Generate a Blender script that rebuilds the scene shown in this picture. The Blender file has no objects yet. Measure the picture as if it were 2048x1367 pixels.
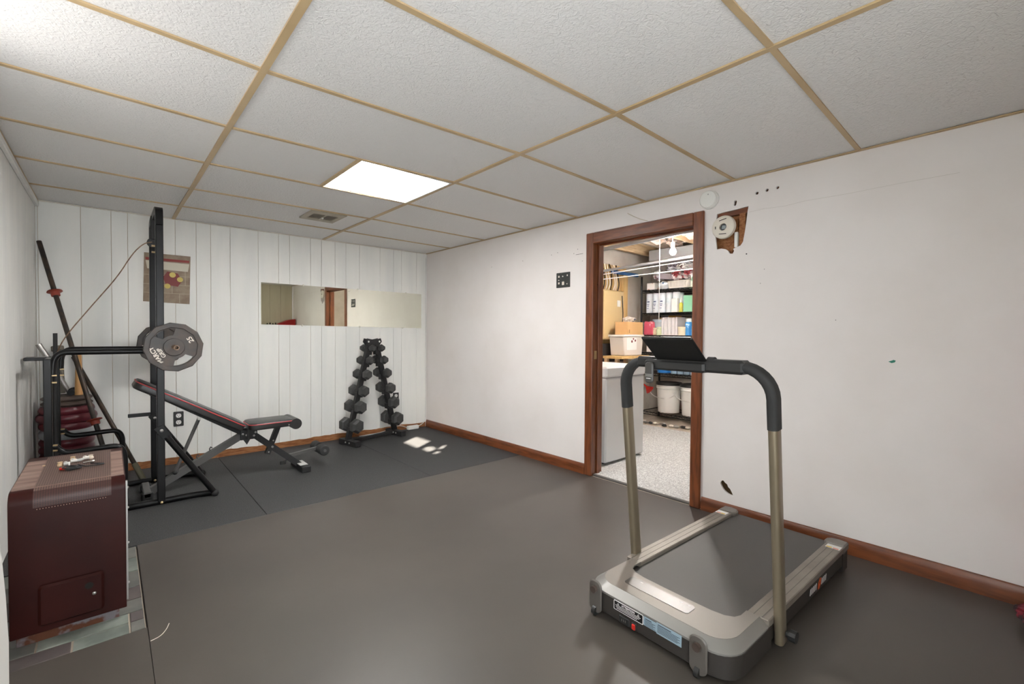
import bpy, bmesh, math, random
from mathutils import Vector, Matrix, noise
random.seed(7)
S = bpy.context.scene
COL = S.collection
PI = math.pi
def R(d): return math.radians(d)

# ------------------------------------------------------------------ measures (metres)
H = 1.1216                    # camera height
CZ = 2.0508                   # ceiling height
XL, XR = -0.3877, 2.8378      # left / right wall
YB, YF = 4.725, -0.55         # back / front wall
XT, TS = 1.6326, 0.6096       # main tee, tile module
ROWS = [YB] + [4.2228 - TS*i for i in range(8)] + [YF]

# ------------------------------------------------------------------ camera
pitch, yaw, roll = -0.0200, 0.7269, 0.0069
fwd = Vector((math.sin(yaw)*math.cos(pitch), math.cos(yaw)*math.cos(pitch), math.sin(pitch)))
rgt = Vector((math.cos(yaw), -math.sin(yaw), 0)); upv = rgt.cross(fwd)
r2 = rgt*math.cos(roll) + upv*math.sin(roll); u2 = -rgt*math.sin(roll) + upv*math.cos(roll)
cam = bpy.data.cameras.new('camera'); camo = bpy.data.objects.new('camera', cam); COL.objects.link(camo)
cam.sensor_width = 36; cam.lens = 908.03/2048*36; cam.clip_start = .02
m = Matrix((r2, u2, -fwd)).transposed().to_4x4(); m.translation = Vector((0, 0, H))
camo.matrix_world = m
S.camera = camo

# ------------------------------------------------------------------ world, sun, daylight, fill, exposure
w = bpy.data.worlds.new('world'); S.world = w; w.use_nodes = True
w.node_tree.nodes['Background'].inputs[0].default_value = (.75, .85, 1, 1)
w.node_tree.nodes['Background'].inputs[1].default_value = .6
SUN_DIR = Vector((1, .64, -.64)).normalized()
sl = bpy.data.lights.new('sun', 'SUN'); so = bpy.data.objects.new('sun', sl); COL.objects.link(so)
sl.energy = 48; sl.angle = R(.6); sl.color = (1, .9, .76)
so.rotation_euler = (-SUN_DIR).to_track_quat('Z', 'Y').to_euler(); so.location = (-3, 0, 4)
# daylight entering by the frosted basement window high in the left wall
wl = bpy.data.lights.new('window_daylight', 'AREA'); wo = bpy.data.objects.new('window_daylight', wl); COL.objects.link(wo)
wl.shape = 'RECTANGLE'; wl.size = .9; wl.size_y = .34; wl.energy = 1.6; wl.color = (1, .98, .95)
wo.location = (XL+.012, 1.75, 1.78); wo.rotation_euler = (R(90), 0, R(-90))
# added fill behind the camera, brightens ceiling and walls; set in an invented door
dl = bpy.data.lights.new('front_fill', 'AREA'); do = bpy.data.objects.new('front_fill', dl); COL.objects.link(do)
dl.shape = 'RECTANGLE'; dl.size = .8; dl.size_y = 1.5; dl.energy = 21; dl.color = (1, .99, .985)
do.location = (.16, YF+.004, 1.0); do.rotation_euler = (R(90), 0, R(180))
S.view_settings.view_transform = 'Standard'; S.view_settings.look = 'None'
S.view_settings.gamma = 1; S.view_settings.use_curve_mapping = False
S.view_settings.exposure = 1.3
TROFFER = 19.5
BULB_W = 150.0

# ------------------------------------------------------------------ materials
def lin(c):
    return tuple(((v/255)/12.92 if v/255 <= .04045 else ((v/255+.055)/1.055)**2.4) for v in c[:3]) + (1,)
MATS = {}
def M(name, col, rough=.5, metal=0, col2=None, vs=8, vmix=(.4, .65), stretch=(1, 1, 1), bump=0, bs=60, bdist=.002, spec=.5, trans=0, alpha=1, emit=0, detail=4, coat=0):
    if name in MATS: return MATS[name]
    mt = bpy.data.materials.new(name); mt.use_nodes = True
    nt = mt.node_tree; N = nt.nodes; L = nt.links; b = N['Principled BSDF']
    b.inputs['Base Color'].default_value = lin(col); b.inputs['Roughness'].default_value = rough
    b.inputs['Metallic'].default_value = metal; b.inputs['Specular IOR Level'].default_value = spec
    b.inputs['Transmission Weight'].default_value = trans; b.inputs['Alpha'].default_value = alpha
    b.inputs['Coat Weight'].default_value = coat
    if emit:
        b.inputs['Emission Color'].default_value = lin(col); b.inputs['Emission Strength'].default_value = emit
    tc = N.new('ShaderNodeTexCoord'); mp = N.new('ShaderNodeMapping'); L.new(tc.outputs['Object'], mp.inputs[0])
    mp.inputs['Scale'].default_value = stretch
    if col2:
        n = N.new('ShaderNodeTexNoise'); n.inputs['Scale'].default_value = vs; n.inputs['Detail'].default_value = detail
        L.new(mp.outputs[0], n.inputs['Vector'])
        r = N.new('ShaderNodeValToRGB'); r.color_ramp.elements[0].position = vmix[0]; r.color_ramp.elements[1].position = vmix[1]
        r.color_ramp.elements[0].color = lin(col); r.color_ramp.elements[1].color = lin(col2)
        L.new(n.outputs[0], r.inputs[0]); L.new(r.outputs[0], b.inputs['Base Color'])
    if bump:
        n2 = N.new('ShaderNodeTexNoise'); n2.inputs['Scale'].default_value = bs; n2.inputs['Detail'].default_value = 3
        L.new(mp.outputs[0], n2.inputs['Vector'])
        bp = N.new('ShaderNodeBump'); bp.inputs['Strength'].default_value = bump; bp.inputs['Distance'].default_value = bdist
        L.new(n2.outputs[0], bp.inputs['Height']); L.new(bp.outputs[0], b.inputs['Normal'])
    MATS[name] = mt
    return mt
wall_w = M('wall_paint', (231, 225, 222), .55, col2=(226, 219, 215), vs=2.2, bump=.15, bs=35)
panel_w = M('panel_paint', (237, 236, 231), .5, col2=(230, 230, 226), vs=2.5, stretch=(3, 3, .4), bump=.12, bs=30)
panel_y = M('panel_cream', (222, 214, 190), .5, col2=(214, 205, 180), vs=3, stretch=(3, 3, .4))
groove = M('groove_paint', (206, 194, 176), .7)
tile_w = M('ceiling_tile', (230, 228, 226), .85, bump=.8, bs=75, bdist=.004)
def tile_mat():
    mt = tile_w; nt = mt.node_tree; N = nt.nodes; L = nt.links
    n2 = [n for n in N if n.type == 'TEX_NOISE'][0]; n2.inputs['Detail'].default_value = 1.0; n2.inputs['Distortion'].default_value = 1.2
    bp = [n for n in N if n.type == 'BUMP'][0]; bp.inputs['Distance'].default_value = .004
tile_mat()
tee_m = M('tee_tan', (196, 170, 130), .45, col2=(182, 156, 116), vs=3)
wood = M('stained_wood', (122, 66, 34), .38, col2=(92, 46, 22), vs=9, stretch=(6, .7, 6), bump=.1, bs=40, coat=.3)
woodz = M('stained_wood_upright', (126, 70, 38), .35, col2=(96, 50, 26), vs=9, stretch=(6, 6, .7), bump=.1, bs=40, coat=.3)
wood_raw = M('bare_wood', (160, 108, 66), .7, col2=(128, 76, 38), vs=14, stretch=(1, 4, 6))
lumber = M('lumber', (196, 168, 132), .75, col2=(166, 138, 104), vs=8, stretch=(.6, 5, 5))
lumber_d = M('old_lumber', (132, 118, 102), .8, col2=(104, 90, 76), vs=8, stretch=(.6, 5, 5))
plywood = M('plywood', (212, 176, 118), .7, col2=(196, 158, 100), vs=5, stretch=(4, 4, .6))
mat_s = M('smooth_mat', (67, 62, 57), .42, col2=(80, 74, 68), vs=1.6, vmix=(.3, .75), bump=.05, bs=200, spec=.5)
rub = M('rubber_tile', (48, 48, 49), .66, col2=(88, 88, 87), vs=210, vmix=(.52, .72), bump=.5, bs=260, bdist=.0015, detail=2)
concrete = M('concrete', (190, 178, 164), .9, col2=(172, 160, 146), vs=6, bump=.3, bs=50)
slab = M('slab', (58, 54, 50), .9)
grout = M('grout', (150, 138, 124), .9)
carpet = M('carpet', (168, 168, 168), .95, col2=(216, 216, 214), vs=120, vmix=(.4, .62), bump=1, bs=150, bdist=.006, spec=.1)
black = M('black_paint', (15, 15, 16), .32, col2=(21, 20, 20), vs=14, spec=.28)
black_m = M('black_matte', (30, 30, 31), .6)
black_p = M('black_plastic', (38, 38, 38), .42)
foam = M('black_foam', (42, 42, 42), .75, bump=.2, bs=300)
iron = M('cast_iron', (64, 62, 61), .45, metal=.3, col2=(82, 72, 66), vs=9, bump=.25, bs=120)
iron_d = M('dark_iron', (60, 57, 54), .5, metal=.3, col2=(80, 70, 62), vs=14, bump=.3, bs=120)
hexrub = M('hex_rubber', (58, 58, 57), .55, col2=(66, 66, 65), vs=20, bump=.2, bs=200)
vinyl = M('black_vinyl', (44, 43, 43), .36, bump=.15, bs=200)
red_pipe = M('red_piping', (190, 62, 66), .4)
chrome = M('chrome', (225, 224, 222), .18, metal=1)
steel = M('steel', (168, 166, 162), .35, metal=.9)
rusty = M('rusty_steel', (150, 124, 102), .5, metal=.3, col2=(112, 86, 66), vs=30)
grey_tube = M('grey_tube', (86, 85, 84), .4, metal=.2)
gold = M('brass_bolt', (196, 172, 132), .35, metal=.8)
maroon = M('maroon_plastic', (104, 40, 48), .35, col2=(86, 30, 38), vs=10)
brownplate = M('brown_plate', (92, 78, 70), .6, col2=(74, 62, 56), vs=10)
greyplate = M('grey_plate', (158, 160, 162), .45)
redcollar = M('red_collar', (142, 56, 38), .5)
khaki = M('khaki_grip', (112, 108, 88), .8, bump=.4, bs=150)
white_p = M('white_plastic', (232, 231, 226), .4)
cream_p = M('cream_plastic', (222, 214, 200), .45)
enamel = M('brown_enamel', (50, 16, 12), .42, col2=(42, 12, 9), vs=5, spec=.16, bump=.04, bs=20)
enamel_d = M('worn_enamel_top', (150, 124, 112), .5, col2=(104, 78, 70), vs=7, stretch=(.8, 4, 1), vmix=(.35, .7))
rust_base = M('rusted_base', (84, 44, 22), .8, col2=(112, 106, 110), vs=11, vmix=(.5, .56), bump=.4, bs=60)
silver = M('silver_plastic', (130, 123, 116), .45, metal=.25)
silver_l = M('silver_edge', (136, 133, 129), .4, metal=.35)
rail_m = M('grooved_rail', (138, 130, 120), .45, metal=.25, col2=(122, 114, 106), vs=6)
dk_body = M('charcoal_body', (50, 46, 43), .5)
belt_m = M('belt_rubber', (74, 71, 68), .55, bump=.15, bs=250)
post_m = M('champagne_metal', (140, 128, 108), .32, metal=.55)
screen_m = M('tinted_panel', (112, 110, 108), .38, metal=.85)
tablet_m = M('tablet_tray', (22, 22, 22), .4)
sticker_b = M('sticker_black', (12, 12, 12), .5)
sticker_bl = M('sticker_blue', (150, 172, 184), .5)
ink = M('ink', (50, 58, 70), .6)
whiteink = M('white_ink', (228, 226, 224), .5)
redplastic = M('red_plastic', (196, 40, 30), .4)
orange = M('orange_print', (206, 84, 34), .5)
yellow_st = M('yellow_print', (222, 186, 80), .5)
pinkprint = M('salmon_print', (220, 130, 110), .5)
mirror_m = M('mirror_glass', (238, 238, 224), .015, metal=1)
clearp = M('clear_clip', (220, 218, 205), .2)
vent_m = M('vent_metal', (168, 158, 140), .45, metal=.2)
dark_void = M('dark_cavity', (26, 23, 20), .9)
slate_a = M('slate_grey', (120, 118, 112), .4, col2=(92, 92, 88), vs=6, bump=.3, bs=20)
slate_b = M('slate_green', (132, 138, 130), .38, col2=(98, 104, 98), vs=7, bump=.3, bs=20)
slate_c = M('slate_plum', (104, 94, 90), .42, col2=(80, 73, 72), vs=6, bump=.3, bs=20)
freezer_m = M('white_enamel', (214, 215, 216), .3)
cardboard = M('cardboard', (202, 160, 108), .8)

# ------------------------------------------------------------------ mesh builder
W = {}
class MB:
    def __init__(s): s.bm = bmesh.new()
    def _add(s, geom_verts, mtx):
        bmesh.ops.transform(s.bm, matrix=mtx, verts=geom_verts)
    def box(s, c, d, rot=None, bev=0, seg=1):
        t = bmesh.new(); bmesh.ops.create_cube(t, size=1)
        bmesh.ops.transform(t, matrix=Matrix.Diagonal((d[0], d[1], d[2], 1)), verts=t.verts)
        if bev: bmesh.ops.bevel(t, geom=t.edges[:], offset=bev, segments=seg, affect='EDGES', profile=.5)
        mt = Matrix.Translation(c)
        if rot is not None: mt = mt @ (rot if isinstance(rot, Matrix) else Matrix.Rotation(rot[0], 4, 'X')).to_4x4()
        bmesh.ops.transform(t, matrix=mt, verts=t.verts); s.merge(t); return s
    def bb(s, x0, x1, y0, y1, z0, z1, bev=0, seg=1):
        return s.box(((x0+x1)/2, (y0+y1)/2, (z0+z1)/2), (abs(x1-x0), abs(y1-y0), abs(z1-z0)), bev=bev, seg=seg)
    def merge(s, t):
        me = bpy.data.meshes.new('tmp'); t.to_mesh(me); t.free(); s.bm.from_mesh(me); bpy.data.meshes.remove(me)
    def addmesh(s, me, mtx=None):
        if mtx is not None: me.transform(mtx)
        s.bm.from_mesh(me); bpy.data.meshes.remove(me); return s
    def cyl(s, p0, p1, r, r2=None, n=16):
        p0 = Vector(p0); p1 = Vector(p1); d = p1-p0
        t = bmesh.new(); bmesh.ops.create_cone(t, cap_ends=True, segments=n, radius1=r, radius2=r if r2 is None else r2, depth=d.length)
        mt = Matrix.Translation((p0+p1)/2) @ d.to_track_quat('Z', 'Y').to_matrix().to_4x4()
        bmesh.ops.transform(t, matrix=mt, verts=t.verts); s.merge(t); return s
    def sphere(s, c, r, sc=(1, 1, 1), n=14, rot=None):
        t = bmesh.new(); bmesh.ops.create_uvsphere(t, u_segments=n, v_segments=max(6, n//2+2), radius=r)
        mt = Matrix.Translation(c) @ (rot.to_4x4() if rot is not None else Matrix()) @ Matrix.Diagonal((sc[0], sc[1], sc[2], 1))
        bmesh.ops.transform(t, matrix=mt, verts=t.verts); s.merge(t); return s
    def sweep(s, path, sec, up=(0, 0, 1), closed=False):
        """sweep section points (a,b) along a path with a stable frame"""
        P = [Vector(p) for p in path]; n = len(P); rings = []
        t0 = (P[1]-P[0]).normalized(); u = Vector(up)
        if abs(t0.dot(u)) > .95: u = Vector((0, 1, 0))
        nrm = (u - t0*u.dot(t0)).normalized()
        for i in range(n):
            if i == 0: t = P[1]-P[0]
            elif i == n-1: t = P[-1]-P[-2]
            else: t = (P[i+1]-P[i]).normalized() + (P[i]-P[i-1]).normalized()
            t.normalize()
            nrm = (nrm - t*nrm.dot(t)).normalized(); bn = t.cross(nrm)
            k = 1.0
            if 0 < i < n-1: k = 1/max(.5, t.dot((P[i+1]-P[i]).normalized()))
            rings.append([s.bm.verts.new(P[i] + bn*a*k + nrm*b*k) for a, b in sec])
        m_ = len(sec)
        for i in range(n-1):
            for j in range(m_):
                s.bm.faces.new((rings[i][j], rings[i][(j+1) % m_], rings[i+1][(j+1) % m_], rings[i+1][j]))
        s.bm.faces.new(rings[0][::-1]); s.bm.faces.new(rings[-1]); return s
    def tube(s, path, r, n=10): return s.sweep(path, [(r*math.cos(2*PI*i/n), r*math.sin(2*PI*i/n)) for i in range(n)])
    def sq(s, path, a, b, up=(0, 0, 1)): return s.sweep(path, [(-a/2, -b/2), (a/2, -b/2), (a/2, b/2), (-a/2, b/2)], up)
    def lathe(s, prof, mtx=None, n=28):
        t = bmesh.new(); rings = []
        for r, z in prof:
            rings.append([t.verts.new((r*math.cos(2*PI*i/n), r*math.sin(2*PI*i/n), z)) for i in range(n)] if r > 1e-6 else [t.verts.new((0, 0, z))])
        for a, b in zip(rings[:-1], rings[1:]):
            for i in range(n):
                j = (i+1) % n
                if len(a) == 1 and len(b) == 1: continue
                if len(a) == 1: t.faces.new((a[0], b[i], b[j]))
                elif len(b) == 1: t.faces.new((a[i], a[j], b[0]))
                else: t.faces.new((a[i], a[j], b[j], b[i]))
        bmesh.ops.recalc_face_normals(t, faces=t.faces)
        if mtx is not None: bmesh.ops.transform(t, matrix=mtx, verts=t.verts)
        s.merge(t); return s
    def prism(s, poly, h, mtx=None, bev=0, seg=1):
        """polygon in local xy extruded 0..h along z"""
        t = bmesh.new(); f = t.faces.new([t.verts.new((x, y, 0)) for x, y in poly])
        g = bmesh.ops.extrude_face_region(t, geom=[f]); vs = [v for v in g['geom'] if isinstance(v, bmesh.types.BMVert)]
        bmesh.ops.translate(t, vec=(0, 0, h), verts=vs); bmesh.ops.recalc_face_normals(t, faces=t.faces)
        if bev: bmesh.ops.bevel(t, geom=[e for e in t.edges if e.calc_face_angle(0) > .6], offset=bev, segments=seg, affect='EDGES', profile=.5)
        if mtx is not None: bmesh.ops.transform(t, matrix=mtx, verts=t.verts)
        s.merge(t); return s
    def quads(s, verts, faces):
        v = [s.bm.verts.new(p) for p in verts]
        for f in faces: s.bm.faces.new([v[i] for i in f])
        return s
    def blob(s, c, r, sc=(1, 1, 1), amp=.25, fr=3, sub=3, seed=0):
        t = bmesh.new(); bmesh.ops.create_icosphere(t, subdivisions=sub, radius=1)
        for v in t.verts:
            d = 1 + amp*noise.noise(v.co*fr + Vector((seed*7.3, seed*3.1, 0)))
            v.co = Vector((v.co.x*sc[0], v.co.y*sc[1], v.co.z*sc[2]))*r*d
        bmesh.ops.translate(t, vec=c, verts=t.verts); s.merge(t); return s
    def build(s, name, mat, parent=None, local=False, origin=None, smooth=True, ang=35):
        me = bpy.data.meshes.new(name); s.bm.normal_update(); s.bm.to_mesh(me); s.bm.free()
        o = bpy.data.objects.new(name, me); COL.objects.link(o)
        if parent is not None:
            if not local: me.transform(W[parent].inverted())
            o.parent = parent; W[o] = W[parent]
        elif origin is not None:
            me.transform(Matrix.Translation(-Vector(origin))); o.location = origin; W[o] = Matrix.Translation(origin)
        else: W[o] = Matrix()
        me.materials.append(mat)
        if smooth:
            me.shade_smooth(); me.set_sharp_from_angle(angle=R(ang))
        return o
def tag(o, label, cat, group=None):
    o['label'] = label; o['category'] = cat
    if group: o['group'] = group
    return o
def thing(name, label, cat, loc=(0, 0, 0), rz=0, group=None):
    o = bpy.data.objects.new(name, None); COL.objects.link(o); o.empty_display_size = .05
    o.location = loc; o.rotation_euler = (0, 0, rz); W[o] = Matrix.Translation(loc) @ Matrix.Rotation(rz, 4, 'Z')
    return tag(o, label, cat, group)
def struct(o): o['kind'] = 'structure'; return o
def rect(x0, x1, y0, y1): return [(x0, y0), (x1, y0), (x1, y1), (x0, y1)]
def rrect(cx, cy, w_, h_, r, n=5):
    pts = []
    for k, (sx, sy) in enumerate(((1, 1), (-1, 1), (-1, -1), (1, -1))):
        for i in range(n+1):
            a = PI/2*k + PI/2*i/n
            pts.append((cx+sx*(w_/2-r)+r*math.cos(a), cy+sy*(h_/2-r)+r*math.sin(a)))
    return pts
def ngon(n, r, a0=0, cx=0, cy=0): return [(cx+r*math.cos(a0+2*PI*i/n), cy+r*math.sin(a0+2*PI*i/n)) for i in range(n)]
def fillmesh(loops, thick, bevel=0):
    """flat sheet with holes (first loop outside), thickness centred on z=0"""
    cu = bpy.data.curves.new('t', 'CURVE'); cu.dimensions = '2D'; cu.fill_mode = 'BOTH'; cu.extrude = max(1e-5, thick/2-bevel); cu.bevel_depth = bevel
    for lp in loops:
        sp = cu.splines.new('POLY'); sp.points.add(len(lp)-1); sp.use_cyclic_u = True
        for p, (x, y) in zip(sp.points, lp): p.co = (x, y, 0, 1)
    o = bpy.data.objects.new('t', cu); COL.objects.link(o)
    dg = bpy.context.evaluated_depsgraph_get(); me = bpy.data.meshes.new_from_object(o.evaluated_get(dg))
    bpy.data.objects.remove(o); bpy.data.curves.remove(cu); return me
def textmesh(body, size, ext=.001, align='CENTER'):
    cu = bpy.data.curves.new('t', 'FONT'); cu.body = body; cu.size = size; cu.extrude = ext; cu.align_x = align; cu.align_y = 'CENTER'; cu.resolution_u = 3; cu.offset = size*.022
    o = bpy.data.objects.new('t', cu); COL.objects.link(o)
    dg = bpy.context.evaluated_depsgraph_get(); me = bpy.data.meshes.new_from_object(o.evaluated_get(dg))
    bpy.data.objects.remove(o); bpy.data.curves.remove(cu); return me
def frame(o, x, y):
    """matrix with origin o, local x and y axes"""
    x = Vector(x).normalized(); y = Vector(y).normalized(); z = x.cross(y)
    mt = Matrix((x, y, z)).transposed().to_4x4(); mt.translation = Vector(o); return mt
def copy_tree(o, parent=None):
    c = o.copy(); COL.objects.link(c); c.parent = parent
    for ch in [x for x in bpy.data.objects if x.parent == o]: copy_tree(ch, c)
    return c
def arc(c, r, a0, a1, n, f): return [f(c[0]+r*math.cos(R(a0+(a1-a0)*i/n)), c[1]+r*math.sin(R(a0+(a1-a0)*i/n))) for i in range(n+1)]
def smoothpath(pts, it=2):
    P = [Vector(p) for p in pts]
    for _ in range(it):
        Q = [P[0]]
        for a, b in zip(P[:-1], P[1:]): Q += [a*.75+b*.25, a*.25+b*.75]
        P = Q + [P[-1]]
    return P
# frame helpers: sheet on back wall (faces -y): local x = +x, local y = +z ; on right wall (faces -x): local x = -y, local y = +z
def on_back(x, y, z): return frame((x, y, z), (1, 0, 0), (0, 0, 1))
def on_right(x, y, z): return frame((x, y, z), (0, -1, 0), (0, 0, 1))

# ================================================================== STRUCTURE
struct(MB().bb(XL-.1, XR, YF-.1, YB+.1, -.12, -.012).build('floor', slab))
struct(MB().bb(XR-.002, XR+.031, D0-.02, D1+.02, -.012, 0).build('floor', mat_s)) if False else None
fl2 = struct(MB().bb(XR, 6.2, -.6, 4.4, -.12, 0).build('floor', concrete))
fc = MB(); 
for i in range(1): fc.bb(XR+.03, 4.9, .2, 3.49, 0, .012, bev=.003)
tag(fc.build('carpet', carpet), 'pale grey speckled carpet on storage room floor', 'carpet')
# mats -----------------------------------------------------------
RM = [(XL, .7165, 'black rubber gym mat under the weight rack in the left corner'), (.7195, 1.878, 'black speckled rubber mat under the incline bench, middle of three'), (1.881, XR-.002, 'black rubber mat with sun patches by the right corner')]
for a, b, lb in RM:
    o = MB().bb(a, b, 3.055, YB-.002, -.012, 0, bev=.0015, seg=1).build('rubber_mat', rub); tag(o, lb, 'mat', 'rubber gym mats along the back wall')
SM = [([(XL, YF), (.1015, YF), (.1015, 2.178), (XL, 2.178)], 'smooth dark mat in front of brown heater'),
      ([(.1035, YF), (XR-.002, YF), (XR-.002, 3.051), (.1035, 3.051)], 'large smooth charcoal floor mat under the treadmill')]
for poly, lb in SM:
    o = MB().prism(poly, .012, Matrix.Translation((0, 0, -.012))).build('floor_mat', mat_s, smooth=False); tag(o, lb, 'mat', 'smooth floor mats')
# hearth ---------------------------------------------------------
hearth = struct(MB().bb(XL, .0985, 2.18, 3.052, -.0125, -.005).build('floor_hearth', grout))
hy = [2.182, 2.27, 2.36, 2.44, 2.56, 2.66, 2.80, 2.93, 3.05]
sl_ = [slate_a, slate_b, slate_c]
cnt = 0
def slate(x0, x1, y0, y1, mt):
    return MB().bb(x0+.003, x1-.003, y0+.003, y1-.003, -.008, -.001+random.uniform(-.001, .0005), bev=.0015, seg=1).build('tile', mt, hearth)
for x0, x1, mt in ((XL, -.105, slate_c), (-.105, .052, slate_b), (.052, .0985, slate_a)): slate(x0, x1, 2.18, 2.262, mt)
for x0, x1, mt in ((XL, -.2, slate_a), (-.2, .052, slate_b), (.052, .0985, slate_c)): slate(x0, x1, 2.262, 2.34, mt)
for i, (y0, y1) in enumerate(((2.34, 2.45), (2.45, 2.57), (2.57, 2.74), (2.74, 2.9), (2.9, 3.05))):
    sp = -.16 + .1*(i % 2)
    slate(XL, sp, y0, y1, sl_[i % 3]); slate(sp, .0985, y0, y1, sl_[(i+1) % 3 if i % 2 else 0])

# back wall (painted panelling) ----------------------------------
wb = struct(MB().bb(XL-.1, XR+.0, YB+.008, YB+.1, -.012, 2.5).build('wall_back', groove))
gx = [XL, -.374, -.149, .023, .121, .424, .569, .674, .821, 1.044, 1.218, 1.316, 1.51, 1.617, 1.753, 1.867, 2.013, 2.246, 2.408, 2.507, 2.70, XR]
for a, b in zip(gx[:-1], gx[1:]):
    MB().bb(a+.0016, b-.0016, YB, YB+.012, 0, 2.12, bev=.0012, seg=1).build('plank', panel_w, wb)
# left wall with window opening
wlm = fillmesh([rect(YF-.1, YB+.1, -.012, 2.5), rect(1.28, 2.56, 1.58, 1.97)], .1)
wlo = struct(MB().addmesh(wlm, frame((XL-.062, 0, 0), (0, 1, 0), (0, 0, 1))).build('wall_left', groove, smooth=False))
ly = [2.64, 2.8, 3.02, 3.2, 3.36, 3.5, 3.72, 3.88, 4.02, 4.25, 4.42, 4.6, YB]
for a, b in zip(ly[:-1], ly[1:]):
    MB().bb(XL-.012, XL, a+.0014, b-.0014, .0, 2.12, bev=.001, seg=1).build('plank', panel_w, wlo)
MB().addmesh(fillmesh([rect(YF, 2.638, 0, 2.12), rect(1.28, 2.56, 1.58, 1.97)], .012), frame((XL-.006, 0, 0), (0, 1, 0), (0, 0, 1))).build('panel', panel_w, wlo)
# window: frame and frosted sheet with four clear gaps letting the sun through
def gap(fx, fy):   # floor point -> point on window sheet
    t = (fx-(XL-.06))/SUN_DIR.x; return (fy-SUN_DIR.y*t, -SUN_DIR.z*t)
def gaploop(pts): return [gap(x, y) for x, y in pts]
gaps = [gaploop([(2.243, 4.168), (2.46, 4.306), (2.468, 4.036), (2.236, 3.885)]),
        gaploop([(2.25, 3.80), (2.31, 3.86), (2.37, 3.83), (2.36, 3.76), (2.30, 3.70), (2.24, 3.70)]),
        gaploop([(2.36, 3.72), (2.47, 3.80), (2.51, 3.80), (2.41, 3.70)]),
        gaploop([(2.24, 3.60), (2.29, 3.65), (2.33, 3.63), (2.28, 3.58)])]
win = struct(MB().addmesh(fillmesh([rect(1.25, 2.59, 1.55, 2.0), rect(1.30, 2.54, 1.60, 1.95)], .06), frame((XL-.04, 0, 0), (0, 1, 0), (0, 0, 1))).build('window_1', white_p, smooth=False))
MB().addmesh(fillmesh([rect(1.29, 2.55, 1.59, 1.96)] + gaps, .003), frame((XL-.06, 0, 0), (0, 1, 0), (0, 0, 1))).build('frosted_pane', M('frosted_sheet', (235, 235, 230), .6), win, smooth=False)
# front wall (behind the camera, seen in the mirror)
wf = struct(MB().bb(XL-.1, XR, YF-.1, YF-.012, -.012, 2.5).build('wall_front', groove))
fx = [XL+.2*i for i in range(16)] + [XR]
for a, b in zip(fx[:-1], fx[1:]): MB().bb(a+.002, b-.002, YF-.012, YF, 0, 2.12, bev=.001, seg=1).build('plank', panel_y, wf)
gd = struct(MB().addmesh(fillmesh([rect(-.30, .62, 0, 1.95), rect(-.25, .57, .22, 1.78)], .03), frame((0, YF+.0, 0), (1, 0, 0), (0, 0, 1))).build('added_door', white_p, smooth=False))  # unseen glazed door, added to house the fill light
MB().bb(-.25, .57, YF-.004, YF+.001, .22, 1.78).build('glass', M('added_door_glass', (226, 232, 236), .5), gd)
# right wall: drywall sheet with door notch and ragged holes (local x = -y)
D0, D1, DZ = 1.42, 2.235, 1.822          # door opening
outer = [(-(YB+.02), -.012), (-(D1+.02), -.012), (-(D1+.02), DZ+.02), (-(D0-.02), DZ+.02), (-(D0-.02), -.012), (-YF, -.012), (-YF, 2.12), (-(YB+.02), 2.12)]
hole_big = [(-1.279, 1.869), (-1.235, 1.873), (-1.16, 1.876), (-1.093, 1.881), (-1.098, 1.85), (-1.103, 1.80), (-1.112, 1.73), (-1.121, 1.675), (-1.135, 1.655), (-1.16, 1.648), (-1.178, 1.640), (-1.172, 1.628), (-1.180, 1.612), (-1.20, 1.615), (-1.205, 1.63), (-1.225, 1.645), (-1.25, 1.652), (-1.276, 1.650), (-1.283, 1.70), (-1.29, 1.76), (-1.283, 1.82)]
hole_low = [(-1.227, .212), (-1.215, .219), (-1.203, .207), (-1.190, .200), (-1.184, .185), (-1.172, .176), (-1.162, .158), (-1.152, .140), (-1.172, .140), (-1.190, .147), (-1.206, .157), (-1.216, .168), (-1.226, .184), (-1.232, .198)]
hole_slot = [(-1.176, 1.928), (-1.165, 1.932), (-1.160, 1.922), (-1.164, 1.905), (-1.170, 1.897), (-1.178, 1.903), (-1.176, 1.913)]
loops = [outer, hole_big, hole_low, hole_slot] + [ngon(10, .0085, 0, -y, z) for y, z in ((1.047, 1.947), (.993, 1.952), (.938, 1.954))]
wr = struct(MB().addmesh(fillmesh(loops, .013), on_right(XR+.0065, 0, 0)).build('wall_right', wall_w, smooth=False))
MB().addmesh(fillmesh([[(x, z) for x, z in outer]], .012), on_right(XR+.113, 0, 0)).build('panel', wall_w, wr, smooth=False)
MB().bb(XR+.045, XR+.06, .85, 1.34, 1.55, 2.1).build('lath', wood_raw, wr)
MB().bb(XR+.014, XR+.05, .88, 1.32, 1.846, 1.90).build('blocking', wood, wr)
MB().bb(XR+.014, XR+.055, 1.115, 1.15, 1.56, 1.85).build('stud', wood_raw, wr)
MB().bb(XR+.045, XR+.055, 1.1, 1.3, .08, .30).build('lath', M('dark_lath', (92, 70, 44), .9), wr)
MB().bb(XR+.10, XR+.107, .5, YB, -.01, 2.1).bb(XR, XR+.12, YF, YB, 2.12, 2.5).bb(XR, XR+.12, YB-.0, YB+.1, -.01, 2.5).bb(XR, XR+.12, YF-.1, YF, -.01, 2.5).build('header', wood_raw, wr) if False else None
MB().bb(XR, XR+.12, YF-.1, YB+.1, 2.121, 2.5).build('header', lumber, wr)
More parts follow.
